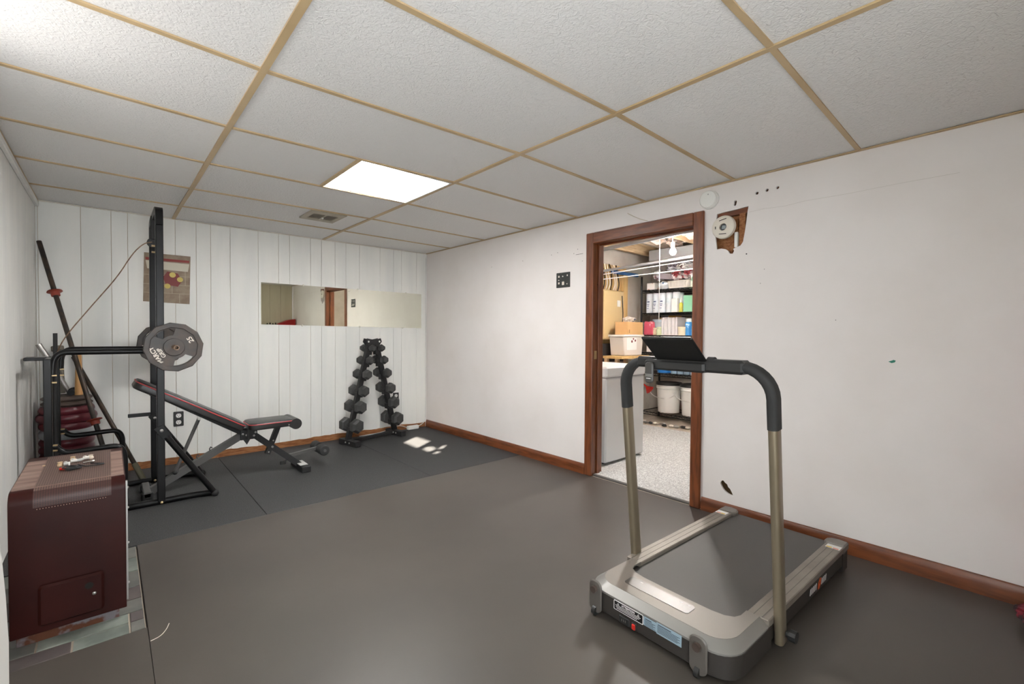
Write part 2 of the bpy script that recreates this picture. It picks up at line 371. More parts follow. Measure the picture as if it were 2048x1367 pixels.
# cracks, pinholes and marks on the right wall
mk = MB()
for y, z, r in ((1.10, 1.60, .004), (2.40, 1.80, .003), (2.44, 1.77, .003), (2.62, 1.80, .003), (2.69, 1.79, .003), (3.05, 1.78, .003), (3.5, 1.77, .003), (2.35, 1.70, .0025), (1.0, 1.5, .002), (1.02, 1.42, .002), (.65, 1.2, .002), (2.20, 1.50, .0025)):
    mk.cyl((XR-.0006, y, z), (XR+.002, y, z), r, n=8)
mk.bb(XR-.0005, XR+.001, 2.345, 2.42, 1.757, 1.7595)
mk.build('nail_hole', dark_void, wr)
ck = MB()
pts = [(1.09, 1.845), (1.0, 1.848), (.9, 1.842), (.8, 1.85), (.6, 1.846), (.4, 1.85), (.2, 1.848)]
for (y0, z0), (y1, z1) in zip(pts[:-1], pts[1:]): ck.sq([(XR-.0002, y0, z0), (XR-.0002, y1, z1)], .0012, .0016)
ck.build('seam_crack', M('crack', (204, 197, 190), .8), wr)
MB().addmesh(fillmesh([[(-.432, .995), (-.42, 1.0), (-.412, 1.004), (-.404, 1.0), (-.408, .992), (-.42, .988)]], .001), on_right(XR-.0006, 0, 0)).build('paint_fleck', M('green_fleck', (28, 120, 98), .6), wr)

# baseboards ------------------------------------------------------
def ranch(x0, h, t): return [(0, 0), (t, 0), (t, h*.55), (t*.75, h*.82), (t*.4, h*.96), (0, h)]
for y0, y1 in ((2.302, 3.55), (3.553, YB-.012), (YF, 1.349)):
    bmx = MB().prism([(-a, b) for a, b in ranch(0, .082, .016)], y1-y0, frame((XR, y1, 0), (1, 0, 0), (0, 0, 1)))
    struct(bmx.build('baseboard_right', wood))
top = []
n = 120
for i in range(n+1):
    x = XL + (XR-.017-XL)*i/n
    top.append((x, .058+.012*noise.noise(Vector((x*5, 1.3, 0)))+.006*noise.noise(Vector((x*23, 4.3, 0)))))
struct(MB().prism([(XL, -.0)]+[(XR-.017, 0)]+top[::-1], .006, frame((0, YB, 0), (1, 0, 0), (0, 0, 1))).build('baseboard_back', wood_raw, smooth=False))

# door casing -----------------------------------------------------
door = struct(MB().bb(XR-.018, XR+.0, D1-.004, D1+.066, 0, 1.905, bev=.005).build('door_1', woodz))
MB().bb(XR-.018, XR, D0-.066, D0+.004, 0, 1.905, bev=.005).build('casing', woodz, door)
MB().bb(XR-.0185, XR, D0+.004, D1-.004, DZ-.002, 1.9048, bev=.005).build('casing', wood, door)
for y0, y1 in ((D1, D1+.019), (D0-.019, D0)): MB().bb(XR-.002, XR+.122, y0, y1, 0, DZ).build('jamb', woodz, door)
MB().bb(XR-.002, XR+.122, D0-.019, D1+.019, DZ, DZ+.019).build('jamb', wood, door)
for y0, y1 in ((D1-.012, D1), (D0, D0+.012)): MB().bb(XR+.05, XR+.085, y0, y1, 0, DZ, bev=.002).build('door_stop', woodz, door)
MB().bb(XR+.05, XR+.085, D0+.012, D1-.012, DZ-.012, DZ, bev=.002).build('door_stop', wood, door)
MB().bb(XR+.015, XR+.045, D1-.0025, D1+.001, .92, .985).build('strike_plate', gold, door)
struct(MB().bb(XR+.006, XR+.032, D0, D1, 0, .015, bev=.004).build('trim_1', M('threshold', (84, 80, 76), .5)))

# ceiling ---------------------------------------------------------
DZL = {0: 0, 1: .005, 2: -.007, 3: -.008, 4: -.013, 5: -.018, 6: -.020, 7: -.020, 8: -.015, 9: 0}
DZR = {0: 0, 1: .007, 2: .007, 3: .007, 4: .012, 5: .015, 6: .010, 7: .010, 8: .008, 9: 0}
colx = [XL, XT-2*TS, XT, XR]
def cz(ci, ri): return CZ + (DZL[ri] if ci == 1 else DZR[ri] if ci == 2 else 0)
def czf(x, y):
    ci = 0 if x < colx[1] else 1 if x < colx[2] else 2
    ri = 0
    while ri < 8 and y < ROWS[ri+1]: ri += 1
    u = (x-colx[ci])/(colx[ci+1]-colx[ci]); v = (ROWS[ri]-y)/(ROWS[ri]-ROWS[ri+1])
    return (cz(ci, ri)*(1-u)+cz(ci+1, ri)*u)*(1-v) + (cz(ci, ri+1)*(1-u)+cz(ci+1, ri+1)*u)*v
ceil = struct(MB().bb(XL-.1, XR, YF-.1, YB+.1, 2.14, 2.2).build('ceiling', lumber_d))
def slabq(x0, x1, y0, y1, dz, th, mt, name, par):
    vs = []
    for z_ in (dz, dz+th):
        for x, y in ((x0, y0), (x1, y0), (x1, y1), (x0, y1)): vs.append((x, y, czf(min(max(x, XL), XR), min(max(y, YF), YB))+z_))
    return MB().quads(vs, [(3, 2, 1, 0), (4, 5, 6, 7), (0, 1, 5, 4), (1, 2, 6, 5), (2, 3, 7, 6), (3, 0, 4, 7)]).build(name, mt, par, smooth=False)
LX0 = XT-TS
for ri in range(9):
    for ci in range(3):
        y1, y0 = ROWS[ri], ROWS[ri+1]; x0, x1 = colx[ci], colx[ci+1]
        if ci == 1 and ri == 3: x1 = LX0
        slabq(x0+.002, x1-.002, y0+.002, y1-.002, .004, .014, tile_w, 'ceiling_tile', ceil)
for ci in (1, 2):
    for ri in range(9):
        slabq(colx[ci]-.012, colx[ci]+.012, ROWS[ri+1], ROWS[ri], -.0035, .007, tee_m, 'main_tee', ceil)
for ri in range(1, 9):
    for ci in range(3): slabq(colx[ci]+(.012 if ci else .0), colx[ci+1]-(.012 if ci < 2 else 0), ROWS[ri]-.0105, ROWS[ri]+.0105, -.002, .0055, tee_m, 'cross_tee', ceil)
slabq(LX0-.011, LX0+.011, ROWS[4]+.0105, ROWS[3]-.0105, -.002, .0055, tee_m, 'cross_tee', ceil)
MB().bb(XR-.02, XR, YF, YB, CZ-.004, CZ+.001).bb(XL, XL+.02, YF, YB, CZ-.012, CZ+.001).build('wall_angle', tee_m, ceil)
MB().bb(XL, XR, YB-.014, YB, CZ-.004, CZ+.001).build('wall_angle', cream_p, ceil)
struct(MB().bb(XL, XL+.022, YF, YB, CZ-.045, CZ-.012, bev=.004).build('trim_2', panel_w))

# ceiling light ---------------------------------------------------
lx0, lx1, ly0, ly1 = LX0+.011, XT-.012, ROWS[4]+.0105, ROWS[3]-.0105
zl = CZ+.004
cl = thing('ceiling_light', 'lit square frosted light panel set in the suspended ceiling', 'light', ((lx0+lx1)/2, (ly0+ly1)/2, zl))
MB().addmesh(fillmesh([rect(lx0, lx1, ly0, ly1), rect(lx0+.012, lx1-.012, ly0+.012, ly1-.012)], .006), Matrix.Translation((0, 0, zl+.004))).build('frame', white_p, cl, smooth=False)
dm = bpy.data.materials.new('light_diffuser'); dm.use_nodes = True
nt = dm.node_tree; em = nt.nodes.new('ShaderNodeEmission'); out = nt.nodes['Material Output']
tc = nt.nodes.new('ShaderNodeTexCoord'); wv = nt.nodes.new('ShaderNodeTexWave'); wv.wave_type = 'BANDS'; wv.bands_direction = 'Y'; wv.inputs['Scale'].default_value = .9; wv.inputs['Distortion'].default_value = 0
mpn = nt.nodes.new('ShaderNodeMapping'); nt.links.new(tc.outputs['Object'], mpn.inputs[0]); nt.links.new(mpn.outputs[0], wv.inputs[0])
mr = nt.nodes.new('ShaderNodeMapRange'); mr.inputs['To Min'].default_value = TROFFER*.75; mr.inputs['To Max'].default_value = TROFFER*1.2
nt.links.new(wv.outputs['Fac'], mr.inputs[0]); nt.links.new(mr.outputs[0], em.inputs[1]); em.inputs[0].default_value = (1, .985, .972, 1)
nt.links.new(em.outputs[0], out.inputs[0])
MB().bb(lx0+.010, lx1-.010, ly0+.010, ly1-.010, zl+.002, zl+.006).build('diffuser', dm, cl, smooth=False)
MB().bb(lx0, lx1, ly0, ly1, zl+.03, zl+.07).build('housing', white_p, cl)

# ceiling vent ----------------------------------------------------
vx0, vx1, vy0, vy1 = 1.18, 1.44, 3.635, 3.945
zv = CZ+.012
vent = thing('ceiling_vent', 'small tan metal air register with slats in a ceiling tile', 'vent', (1.31, 3.79, zv))
MB().addmesh(fillmesh([rect(vx0, vx1, vy0, vy1), rect(vx0+.03, vx1-.03, vy0+.075, vy1-.06)], .016, .005), Matrix.Translation((0, 0, zv-.008))).build('frame', vent_m, vent, smooth=False)
MB().bb(vx0+.02, vx1-.02, vy0+.05, vy1-.05, zv-.005, zv-.003).build('backing', dark_void, vent)
for k in range(2):
    for i in range(9):
        x = vx0+.036 + k*.105 + i*.0095
        MB().bb(x, x+.002, vy0+.08, vy1-.065, zv-.013, zv-.0105).build('slat', vent_m, vent)
MB().bb(1.303, 1.317, vy0+.075, vy1-.06, zv-.016, zv-.006).build('divider', vent_m, vent)
MB().sphere((1.31, vy0+.17, zv-.02), .009).build('lever_knob', white_p, vent)

# ================================================================== BACK WALL THINGS
mir = thing('wall_mirror', 'long frameless horizontal mirror clipped to the panelled wall', 'mirror', (1.914, YB, 1.17))
MB().prism([(1.067, 1.186), (2.762, 1.169), (2.761, 1.570), (1.067, 1.577)], .005, on_back(0, YB-.0005, 0)).build('glass', mirror_m, mir, smooth=False)
for x, z in ((1.44, 1.577), (1.99, 1.574), (2.56, 1.571), (1.43, 1.181), (2.01, 1.176), (2.52, 1.171)):
    MB().bb(x-.008, x+.008, YB-.010, YB, z-.009, z+.009, bev=.003).build('clip', clearp, mir)
po = thing('metal_sign', 'rectangular tan metal sign with cream, red and yellow shapes on the panelled wall', 'sign', (.37, YB, 1.35))
signbg = M('sign_ground', (150, 132, 110), .5, col2=(128, 106, 86), vs=14)
MB().prism([(.221, 1.752), (.212, 1.357), (.520, 1.347), (.529, 1.752)][::-1], .002, on_back(0, YB-.0005, 0)).build('plate', signbg, po, smooth=False)
yq = YB-.003
bl = MB()
for z in (1.43, 1.50, 1.575): bl.bb(.216, .524, yq-.0002, yq+.0006, z, z+.0025)
for x, z0, z1 in ((.30, 1.355, 1.43), (.45, 1.355, 1.43), (.26, 1.43, 1.50), (.40, 1.43, 1.5), (.49, 1.5, 1.65), (.33, 1.5, 1.575)): bl.bb(x, x+.0025, yq-.0002, yq+.0006, z0, z1)
bl.build('line_pattern', M('sign_line', (190, 176, 150), .6), po)
MB().bb(.23, .52, yq-.0004, yq+.0004, 1.695, 1.715).build('red_band', M('sign_red', (140, 44, 36), .5), po)
MB().prism([(.24, 1.625), (.51, 1.62), (.52, 1.685), (.23, 1.69)], .0006, on_back(0, yq+.0002, 0)).build('cream_band', M('sign_cream', (206, 198, 180), .5), po)
MB().prism([(.36, 1.5), (.44, 1.49), (.47, 1.54), (.44, 1.6), (.37, 1.61), (.34, 1.56)], .0008, on_back(0, yq+.0002, 0)).build('red_shape', M('sign_red2', (122, 42, 38), .5), po)
MB().addmesh(fillmesh([ngon(12, .022, 0, .405, 1.585)], .001), on_back(0, yq-.0008, 0)).build('yellow_shape', M('sign_yellow', (206, 184, 96), .5), po)
for x, z in ((.455, 1.55), (.37, 1.49)): MB().addmesh(fillmesh([ngon(12, .021, 0, x, z)], .001), on_back(0, yq-.0008, 0)).build('yellow_shape', MATS['sign_yellow'], po)

def outlet(x, z, label):
    t = thing('wall_outlet', label, 'outlet', (x, YB, z))
    MB().prism(rrect(x, z, .070, .124, .006), .006, on_back(0, YB-.0005, 0), bev=.0015).build('plate', black_p, t)
    for dz in (.028, -.028):
        o = MB().prism(rrect(x, z+dz, .036, .034, .014), .003, on_back(0, YB-.006, 0)).build('receptacle', white_p, t)
        MB().bb(x-.009, x-.006, YB-.0098, YB-.0085, z+dz, z+dz+.009).bb(x+.006, x+.009, YB-.0098, YB-.0085, z+dz, z+dz+.009).cyl((x, YB-.0098, z+dz-.008), (x, YB-.0085, z+dz-.008), .003, n=8).build('slot', dark_void, o)
    return t
outlet(.438, .377, 'black outlet plate with white receptacles under the incline bench')
outlet(2.438, .372, 'black outlet plate beside the dumbbell rack near the corner')
# white cord and adapter in the corner
MB().tube(smoothpath([(2.815, YB-.02, .11), (2.80, YB-.03, .05), (2.74, YB-.04, .035), (2.70, YB-.045, .03)]), .0035, 6).tube(smoothpath([(2.56, YB-.045, .03), (2.48, YB-.03, .06), (2.40, YB-.05, .03), (2.25, YB-.05, .012), (2.1, YB-.06, .008), (2.0, YB-.05, .006)]), .0035, 6).tube(smoothpath([(2.815, YB-.012, .11), (2.822, YB-.008, .4), (2.815, YB-.008, .8), (2.825, YB-.008, 1.2), (2.818, YB-.008, 1.7), (2.825, YB-.008, 2.0)]), .003, 6)
ad = thing('power_adapter', 'white cord with small white adapter block on floor in the right corner', 'power adapter', (2.63, YB-.05, 0))
MB().bb(2.56, 2.70, YB-.07, YB-.025, .0, .042, bev=.006).build('block', white_p, ad)
MB().tube(smoothpath([(2.815, YB-.012, .11), (2.80, YB-.02, .06), (2.74, YB-.04, .035), (2.70, YB-.045, .025)]), .0035, 6).build('cord', white_p, ad)
MB().tube(smoothpath([(2.56, YB-.045, .025), (2.48, YB-.022, .06), (2.40, YB-.03, .05), (2.25, YB-.035, .012), (2.1, YB-.035, .008), (2.0, YB-.03, .006)]), .0035, 6).build('cord', white_p, ad)
MB().tube(smoothpath([(2.815, YB-.012, .11), (2.822, YB-.006, .4), (2.815, YB-.006, .8), (2.822, YB-.006, 1.2), (2.816, YB-.006, 1.7), (2.822, YB-.006, 2.0)]), .0025, 6).build('cord', M('painted_wire', (206, 204, 200), .5), ad)

# ================================================================== RIGHT WALL THINGS
sd = thing('smoke_detector', 'round white smoke detector high beside the door frame', 'smoke detector', (XR, 1.325, 1.965))
mtr = frame((XR, 1.325, 1.965), (0, -1, 0), (0, 0, 1))
MB().lathe([(0, .036), (.03, .036), (.049, .033), (.054, .026), (.055, .012), (.058, .010), (.058, 0.0)], mtr, 32).build('body', white_p, sd)
MB().cyl((XR-.036, 1.32, 1.993), (XR-.0375, 1.32, 1.993), .004, n=8).build('indicator', M('led_grey', (170, 168, 164), .4), sd)
rb = thing('detector_base', 'round cream detector bracket hanging over the ragged hole in the wall', 'detector base', (XR, 1.23, 1.78))
mtr = frame((XR-.004, 1.231, 1.778), (0, -1, 0), (0, 0, 1))
MB().lathe([(.022, .022), (.055, .024), (.067, .018), (.071, .010), (.071, 0), (.022, 0), (.022, .022)], mtr, 36).build('ring', cream_p, rb)
MB().lathe([(0, .004), (.0225, .004), (.0225, 0)], mtr, 24).build('recess', M('recess_grey', (70, 76, 78), .4), rb)
MB().addmesh(fillmesh([[(-.012, -.009), (.012, -.012), (.014, .008), (-.008, .012)]], .004), mtr @ Matrix.Translation((0, 0, .008))).build('connector', M('pale_connector', (150, 160, 165), .4), rb)
for lp in [[(-.022, sy*.040-.003), (.022, sy*.046), (.022, sy*.046+.004), (-.022, sy*.040+.001)] for sy in (1, -1)] + [rect(-.046, -.041, -.008, .008)]:
    MB().addmesh(fillmesh([lp], .001), mtr @ Matrix.Translation((0, 0, .0245))).build('arrow_mark', dark_void, rb)
MB().bb(XR+.002, XR+.05, 1.155, 1.172, 1.65, 1.74).build('cable', white_p, rb)
sp = thing('switch_plate', 'black two-gang wall plate with white parts left of the door', 'switch plate', (XR, 2.55, 1.565))
MB().prism(rrect(-2.5515, 1.5645, .150, .125, .004), .006, on_right(XR-.0, 0, 0), bev=.0015).build('plate', M('plate_black', (44, 46, 44), .5, col2=(70, 70, 66), vs=60, vmix=(.55, .7)), sp)
for dy, dz, a, b in ((.045, .03, .014, .016), (.045, -.025, .014, .016), (-.002, -.028, .022, .028), (.002, .03, .01, .01), (-.048, .035, .01, .012), (-.045, -.035, .008, .008), (.046, 0, .01, .008)):
    MB().bb(XR-.009, XR-.005, 2.5515+dy-a/2, 2.5515+dy+a/2, 1.5645+dz-b/2, 1.5645+dz+b/2, bev=.001).build('contact', cream_p, sp)
MB().tube(smoothpath([(XR-.004, 1.93, 1.998), (XR-.006, 1.86, 1.955), (XR-.012, 1.80, 1.925), (XR-.02, 1.76, 1.907)]), .003, 6)
tw = tag(MB().tube(smoothpath([(XR-.004, 1.93, 1.998), (XR-.006, 1.86, 1.955), (XR-.012, 1.80, 1.925), (XR-.012, 1.76, 1.912)]), .0028, 6).build('wall_wire', M('beige_wire', (206, 194, 176), .6)), 'short beige wire stub above the door head casing', 'wire')

# ================================================================== BROWN HEATER
hx0, hx1, hy0, hy1, hz0, hz1 = -.266, .046, 2.32, 2.90, .035, .548
ht = thing('gas_heater', 'dark brown enamel room heater with perforated top on slate tiles', 'heater', (-.11, 2.6, 0))
prof = [(hy1, hz0), (hy0, hz0)]
rad = .045
prof += [(hy0+rad-rad*math.cos(a), hz1-rad+rad*math.sin(a)) for a in [PI/2*i/6 for i in range(7)]]
prof += [(hy1, hz1+.004)]
MB().prism(prof, hx1-hx0, frame((hx0, 0, 0), (0, 1, 0), (0, 0, 1)), bev=.002).build('cabinet', enamel, ht)
MB().bb(hx0+.004, hx1-.004, hy0+rad, hy1-.004, hz1-.002, hz1+.0035).build('top_panel', enamel_d, ht)
gm = M('perforated_sheet', (130, 106, 96), .5, metal=.2)
gm2 = M('perforated_enamel', (70, 40, 34), .45, metal=.1)
def perf(gm, colr):
    nt = gm.node_tree; N = nt.nodes; L = nt.links; b = N['Principled BSDF']
    tc = N.new('ShaderNodeTexCoord'); mp = N.new('ShaderNodeMapping'); L.new(tc.outputs['Object'], mp.inputs[0]); mp.inputs['Scale'].default_value = (150, 150, 150)
    sep = N.new('ShaderNodeSeparateXYZ'); L.new(mp.outputs[0], sep.inputs[0])
    def saw(o):
        fr_ = N.new('ShaderNodeMath'); fr_.operation = 'FRACT'; L.new(o, fr_.inputs[0])
        su = N.new('ShaderNodeMath'); su.operation = 'SUBTRACT'; L.new(fr_.outputs[0], su.inputs[0]); su.inputs[1].default_value = .5
        po_ = N.new('ShaderNodeMath'); po_.operation = 'POWER'; L.new(su.outputs[0], po_.inputs[0]); po_.inputs[1].default_value = 2
        return po_.outputs[0]
    ad_ = N.new('ShaderNodeMath'); ad_.operation = 'ADD'; L.new(saw(sep.outputs[0]), ad_.inputs[0]); 
    yz = N.new('ShaderNodeMath'); yz.operation = 'ADD'; L.new(sep.outputs[1], yz.inputs[0]); L.new(sep.outputs[2], yz.inputs[1])
    L.new(saw(yz.outputs[0]), ad_.inputs[1])
    lt = N.new('ShaderNodeMath'); lt.operation = 'LESS_THAN'; L.new(ad_.outputs[0], lt.inputs[0]); lt.inputs[1].default_value = .085
    mx = N.new('ShaderNodeMixRGB'); L.new(lt.outputs[0], mx.inputs[0]); mx.inputs[1].default_value = lin(colr); mx.inputs[2].default_value = lin((30, 14, 12))
    L.new(mx.outputs[0], b.inputs['Base Color'])
perf(gm, (112, 88, 79)); perf(gm2, (66, 34, 28))
gp = []
e_ = .0015
gpo = [(hy0-e_, hz1-.060), (hy0-e_, hz1-rad)] + [(hy0+rad-(rad+e_)*math.cos(a), hz1-rad+(rad+e_)*math.sin(a)) for a in [PI/2*i/6 for i in range(1, 7)]] + [(hy0+rad+.003, hz1+.0042), (hy1-.02, hz1+.0042)]
gx0, gx1 = -.205, .004
vv = [(x, y, z) for y, z in gpo for x in (gx0, gx1)]
MB().quads(vv[10:], [(2*i, 2*i+1, 2*i+3, 2*i+2) for i in range(len(gpo)-6)]).build('grille', gm, ht)
MB().quads(vv[:12], [(2*i, 2*i+1, 2*i+3, 2*i+2) for i in range(5)]).build('grille_front', gm2, ht)
dots = MB()
for i in range(25):
    x = gx0+.01+i*.0076
    dots.cyl((x, hy0-.0015, hz1-.066), (x, hy0+.001, hz1-.066), .0015, n=6)
dots.build('hole_row', M('pale_rim', (170, 130, 110), .5), ht)
fr = frame((0, hy0, 0), (1, 0, 0), (0, 0, 1))
ap = MB().prism(rrect(-.107, .133, .176, .147, .012, 4), .016, fr, bev=.008).build('access_panel', enamel, ht)
MB().cyl((-.061, hy0-.0165, .166), (-.061, hy0-.0155, .166), .0125, n=18).build('round_hole', dark_void, ap)
MB().sphere((-.047, hy0-.016, .132), .0065, (1, .6, 1)).build('screw', steel, ap)
MB().bb(hx0+.015, hx1-.022, hy0+.015, hy1-.02, -.001, hz0+.004).build('base', rust_base, ht)
fl_ = MB().bb(hx1-.001, hx1+.006, hy0+.02, hy0+.03, hz0+.02, hz1-.02).build('side_flange', steel, ht)
for z in (.12, .28, .42, .5): MB().sphere((hx1+.006, hy0+.025, z), .005).build('screw', steel, ht)
# things lying on the heater
zt = hz1+.0045
def bit(name, label, cat, mb, mt, grp=None, org=None): return tag(mb.build(name, mt, origin=org), label, cat, grp)
bits = [(-.155, 2.665, 0, 'tan ceramic knob piece at the left of the loose parts on the heater', M('tan_bit', (214, 186, 150), .5)),
        (-.135, 2.66, 1, 'small grey plastic fitting beside the tan knob piece on heater', M('grey_bit', (190, 190, 186), .4)),
        (-.12, 2.745, 0, 'tan cap at the back of the loose parts on heater', MATS['tan_bit']),
        (-.115, 2.70, 1, 'white porcelain fitting at the middle of the loose parts on heater', M('porcelain', (216, 214, 208), .35)),
        (-.095, 2.705, 2, 'grey elbow fitting in the middle row of loose parts on heater', MATS['grey_bit']),
        (-.078, 2.73, 1, 'pale round fitting toward the right of loose parts on heater', MATS['porcelain']),
        (-.062, 2.735, 0, 'cream knob at the right end of the loose parts on heater', M('cream_bit', (220, 208, 190), .45)),
        (-.205, 2.70, 3, 'tiny pale chip at the left edge of the heater grille', MATS['tan_bit'])]
for x, y, k, lb, mt in bits:
    b_ = MB()
    if k == 0: b_.lathe([(0, 0), (.009, 0), (.010, .006), (.007, .012), (.009, .016), (0, .018)], Matrix.Translation((x, y, zt)), 12)
    elif k == 1: b_.cyl((x-.010, y-.002, zt+.007), (x+.010, y+.002, zt+.007), .007, n=10).cyl((x-.003, y, zt+.005), (x-.003, y, zt+.017), .005, n=10)
    elif k == 2: b_.tube([(x-.012, y-.004, zt+.006), (x, y, zt+.006), (x+.006, y+.012, zt+.006)], .006, 8)
    else: b_.box((x, y, zt+.002), (.009, .006, .004), bev=.001)
    bit('loose_fitting' if k != 3 else 'chip', lb, 'fitting', b_, mt, 'loose parts on the heater', (x, y, zt))
cc = thing('cord_coil', 'black wire coil with a red tip lying on the heater grille', 'wire', (-.115, 2.56, zt))
cp = [(-.115+(.022+.006*math.sin(i*.7))*math.cos(i*.55), 2.565+(.024+.005*math.cos(i*.9))*math.sin(i*.55), zt+.003+.0003*i) for i in range(36)]
cp += [(-.075, 2.57, zt+.006), (-.05, 2.575, zt+.004), (-.02, 2.585, zt+.003), (-.03, 2.60, zt+.003), (-.06, 2.625, zt+.003)]
MB().tube(cp, .0026, 6).build('wire', black_m, cc)
MB().cyl((-.150, 2.585, zt+.005), (-.133, 2.572, zt+.006), .005, n=10).build('tip', redplastic, cc)
bit('steel_pin', 'silver pin lying behind the black wire coil on heater', 'pin', MB().cyl((-.085, 2.64, zt+.005), (-.055, 2.65, zt+.005), .004, n=10).sphere((-.053, 2.651, zt+.005), .006), chrome, None, (-.07, 2.645, zt))
bit('cigarette_stub', 'thin white stick standing by the black wire coil', 'stick', MB().cyl((-.124, 2.598, zt+.0), (-.125, 2.600, zt+.022), .0028, n=8), white_p, None, (-.124, 2.6, zt))

# white dehumidifier at the left edge
dh = thing('dehumidifier', 'white plastic dehumidifier with slanted louvers at the left frame edge', 'dehumidifier', (-.285, 1.62, 0))
pr_ = [(-.374, .0), (-.206, .0), (-.198, .06), (-.197, .32), (-.201, .44), (-.206, .53), (-.211, .58), (-.226, .60), (-.374, .61)]
MB().prism(pr_, .20, frame((0, 1.72, 0), (1, 0, 0), (0, 0, 1)), bev=.008).build('body', white_p, dh)
for i in range(15):
    z = .28+i*.017
    MB().sq([(-.345, 1.517, z), (-.245, 1.517, z+.03), (-.214, 1.52, z+.048)], .006, .005).build('louver', cream_p, dh)
MB().bb(-.214, -.210, 1.517, 1.522, .09, .24).build('slot', dark_void, dh)

# ================================================================== WEIGHT RACK
yn, yf = 3.68, 4.25
rk = thing('weight_rack', 'tall black steel home gym frame with bent bars behind the heater', 'weight rack', (.0, 3.96, 0))
for y, nm in ((yn, 0), (yf, 1)):
    MB().bb(.228, .268, y-.025, y+.025, .02, 1.80, bev=.004).build('upright', black, rk)
    MB().bb(-.277, -.242, y-.022, y+.022, .02, .955, bev=.004).build('rear_post', black, rk)
    MB().tube(smoothpath([(-.24, y, .86), (-.235, y, .96), (-.20, y, .992), (-.15, y, .992)], 2)+[Vector((.23, y, .99))], .0165, 12).build('upper_bar', black, rk)
    MB().tube([Vector((-.245, y, .452))]+smoothpath([(-.23, y, .45), (-.205, y, .415), (-.16, y, .405), (0.0, y, .415), (.045, y, .41), (.068, y, .37), (.07, y, .30)], 2)+[Vector((.07, y, .03))], .016, 12).build('lower_bar', black, rk)
    yy = y-.025 if nm == 0 else y+.025
    MB().tube([(-.30, y, .02), (.44, y, .02), (.52, y-.03, .022)], .02, 12).build('foot_bar', black, rk)
    s_ = -1 if nm == 0 else 1
    br = MB().tube([(.275, y-.036, .44), (.53, y-.045, .028)], .0185, 12).build('brace', black, rk)
    MB().sq([(.236, y-.030, .502), (.285, y-.034, .424)], .008, .052, up=(0, 1, 0)).build('brace_tab', black, br) if False else MB().box((.259, y-.031, .466), (.052, .010, .095), rot=Matrix.Rotation(R(-31.8), 4, 'Y'), bev=.002).build('brace_tab', black, br)
    MB().sphere((.25, y-.038, .482), .010, (1, .6, 1)).build('bolt', steel, br)
    MB().sphere((.535, y-.047, .022), .023).build('end_cap', black_m, br)
    MB().sphere((.248, y-.041, .022), .009).build('bolt', gold, rk)
    for z in (.86, .82, .46, .43): MB().cyl((-.243, y-.012, z), (-.222, y-.012, z), .0055, n=10).build('bolt', gold, rk)
    MB().bb(.268, .330, y-.014, y+.014, .982, 1.0, bev=.003).bb(.332, .340, y-.014, y+.014, .982, 1.055, bev=.003).build('bar_hook', black, rk)
MB().sq([Vector(p) for p in [(.248, yn, 1.79)]]+smoothpath([(.248, yn, 1.83), (.248, yn+.01, 1.885), (.248, yn+.07, 1.895)], 2)+[Vector((.248, yf-.07, 1.895))]+smoothpath([(.248, yf-.07, 1.895), (.248, yf-.01, 1.885), (.248, yf, 1.83)], 2)[1:]+[Vector((.248, yf, 1.79))], .04, .05, up=(0, 1, 0)).build('top_crossbar', black, rk)
MB().bb(.22, .276, 3.94, 3.99, 1.74, 1.90, bev=.004).build('pulley_bracket', black_m, rk)
MB().cyl((.23, 3.95, 1.72), (.23, 3.98, 1.72), .03, n=18).build('pulley', black_m, rk)
for z in (1.62, 1.66): MB().cyl((.21, yn+.01, z), (.23, yn+.01, z), .006, n=8).build('bolt', gold, rk)
MB().bb(.10, .232, yf-.013, yf+.013, .495, .52, bev=.003).build('side_peg', black, rk)
for x in (-.285, -.1): MB().tube([(x, yn, .02), (x, yf, .02)], .018, 10).build('cross_tie', black, rk)
for y in (3.92, 4.02): MB().cyl((-.245, y, .05), (-.245, y, 1.10), .0075, n=10).build('guide_rod', black_m, rk)
MB().bb(-.375, -.242, 3.90, 4.04, .935, .955, bev=.003).build('guide_plate', black, rk)
MB().sq([(-.2595, yn, .94), (-.2595, yf, .94)], .03, .03).build('post_tie', black, rk)
cb = MB().tube(smoothpath([(.225, 3.9, 1.715), (.18, 3.9, 1.70), (.12, 3.9, 1.62), (.05, 3.9, 1.47), (-.08, 3.92, 1.27), (-.2, 3.94, 1.08), (-.235, 3.95, .99), (-.24, 3.95, .955)]), .0035, 6).build('cable', rusty, rk)
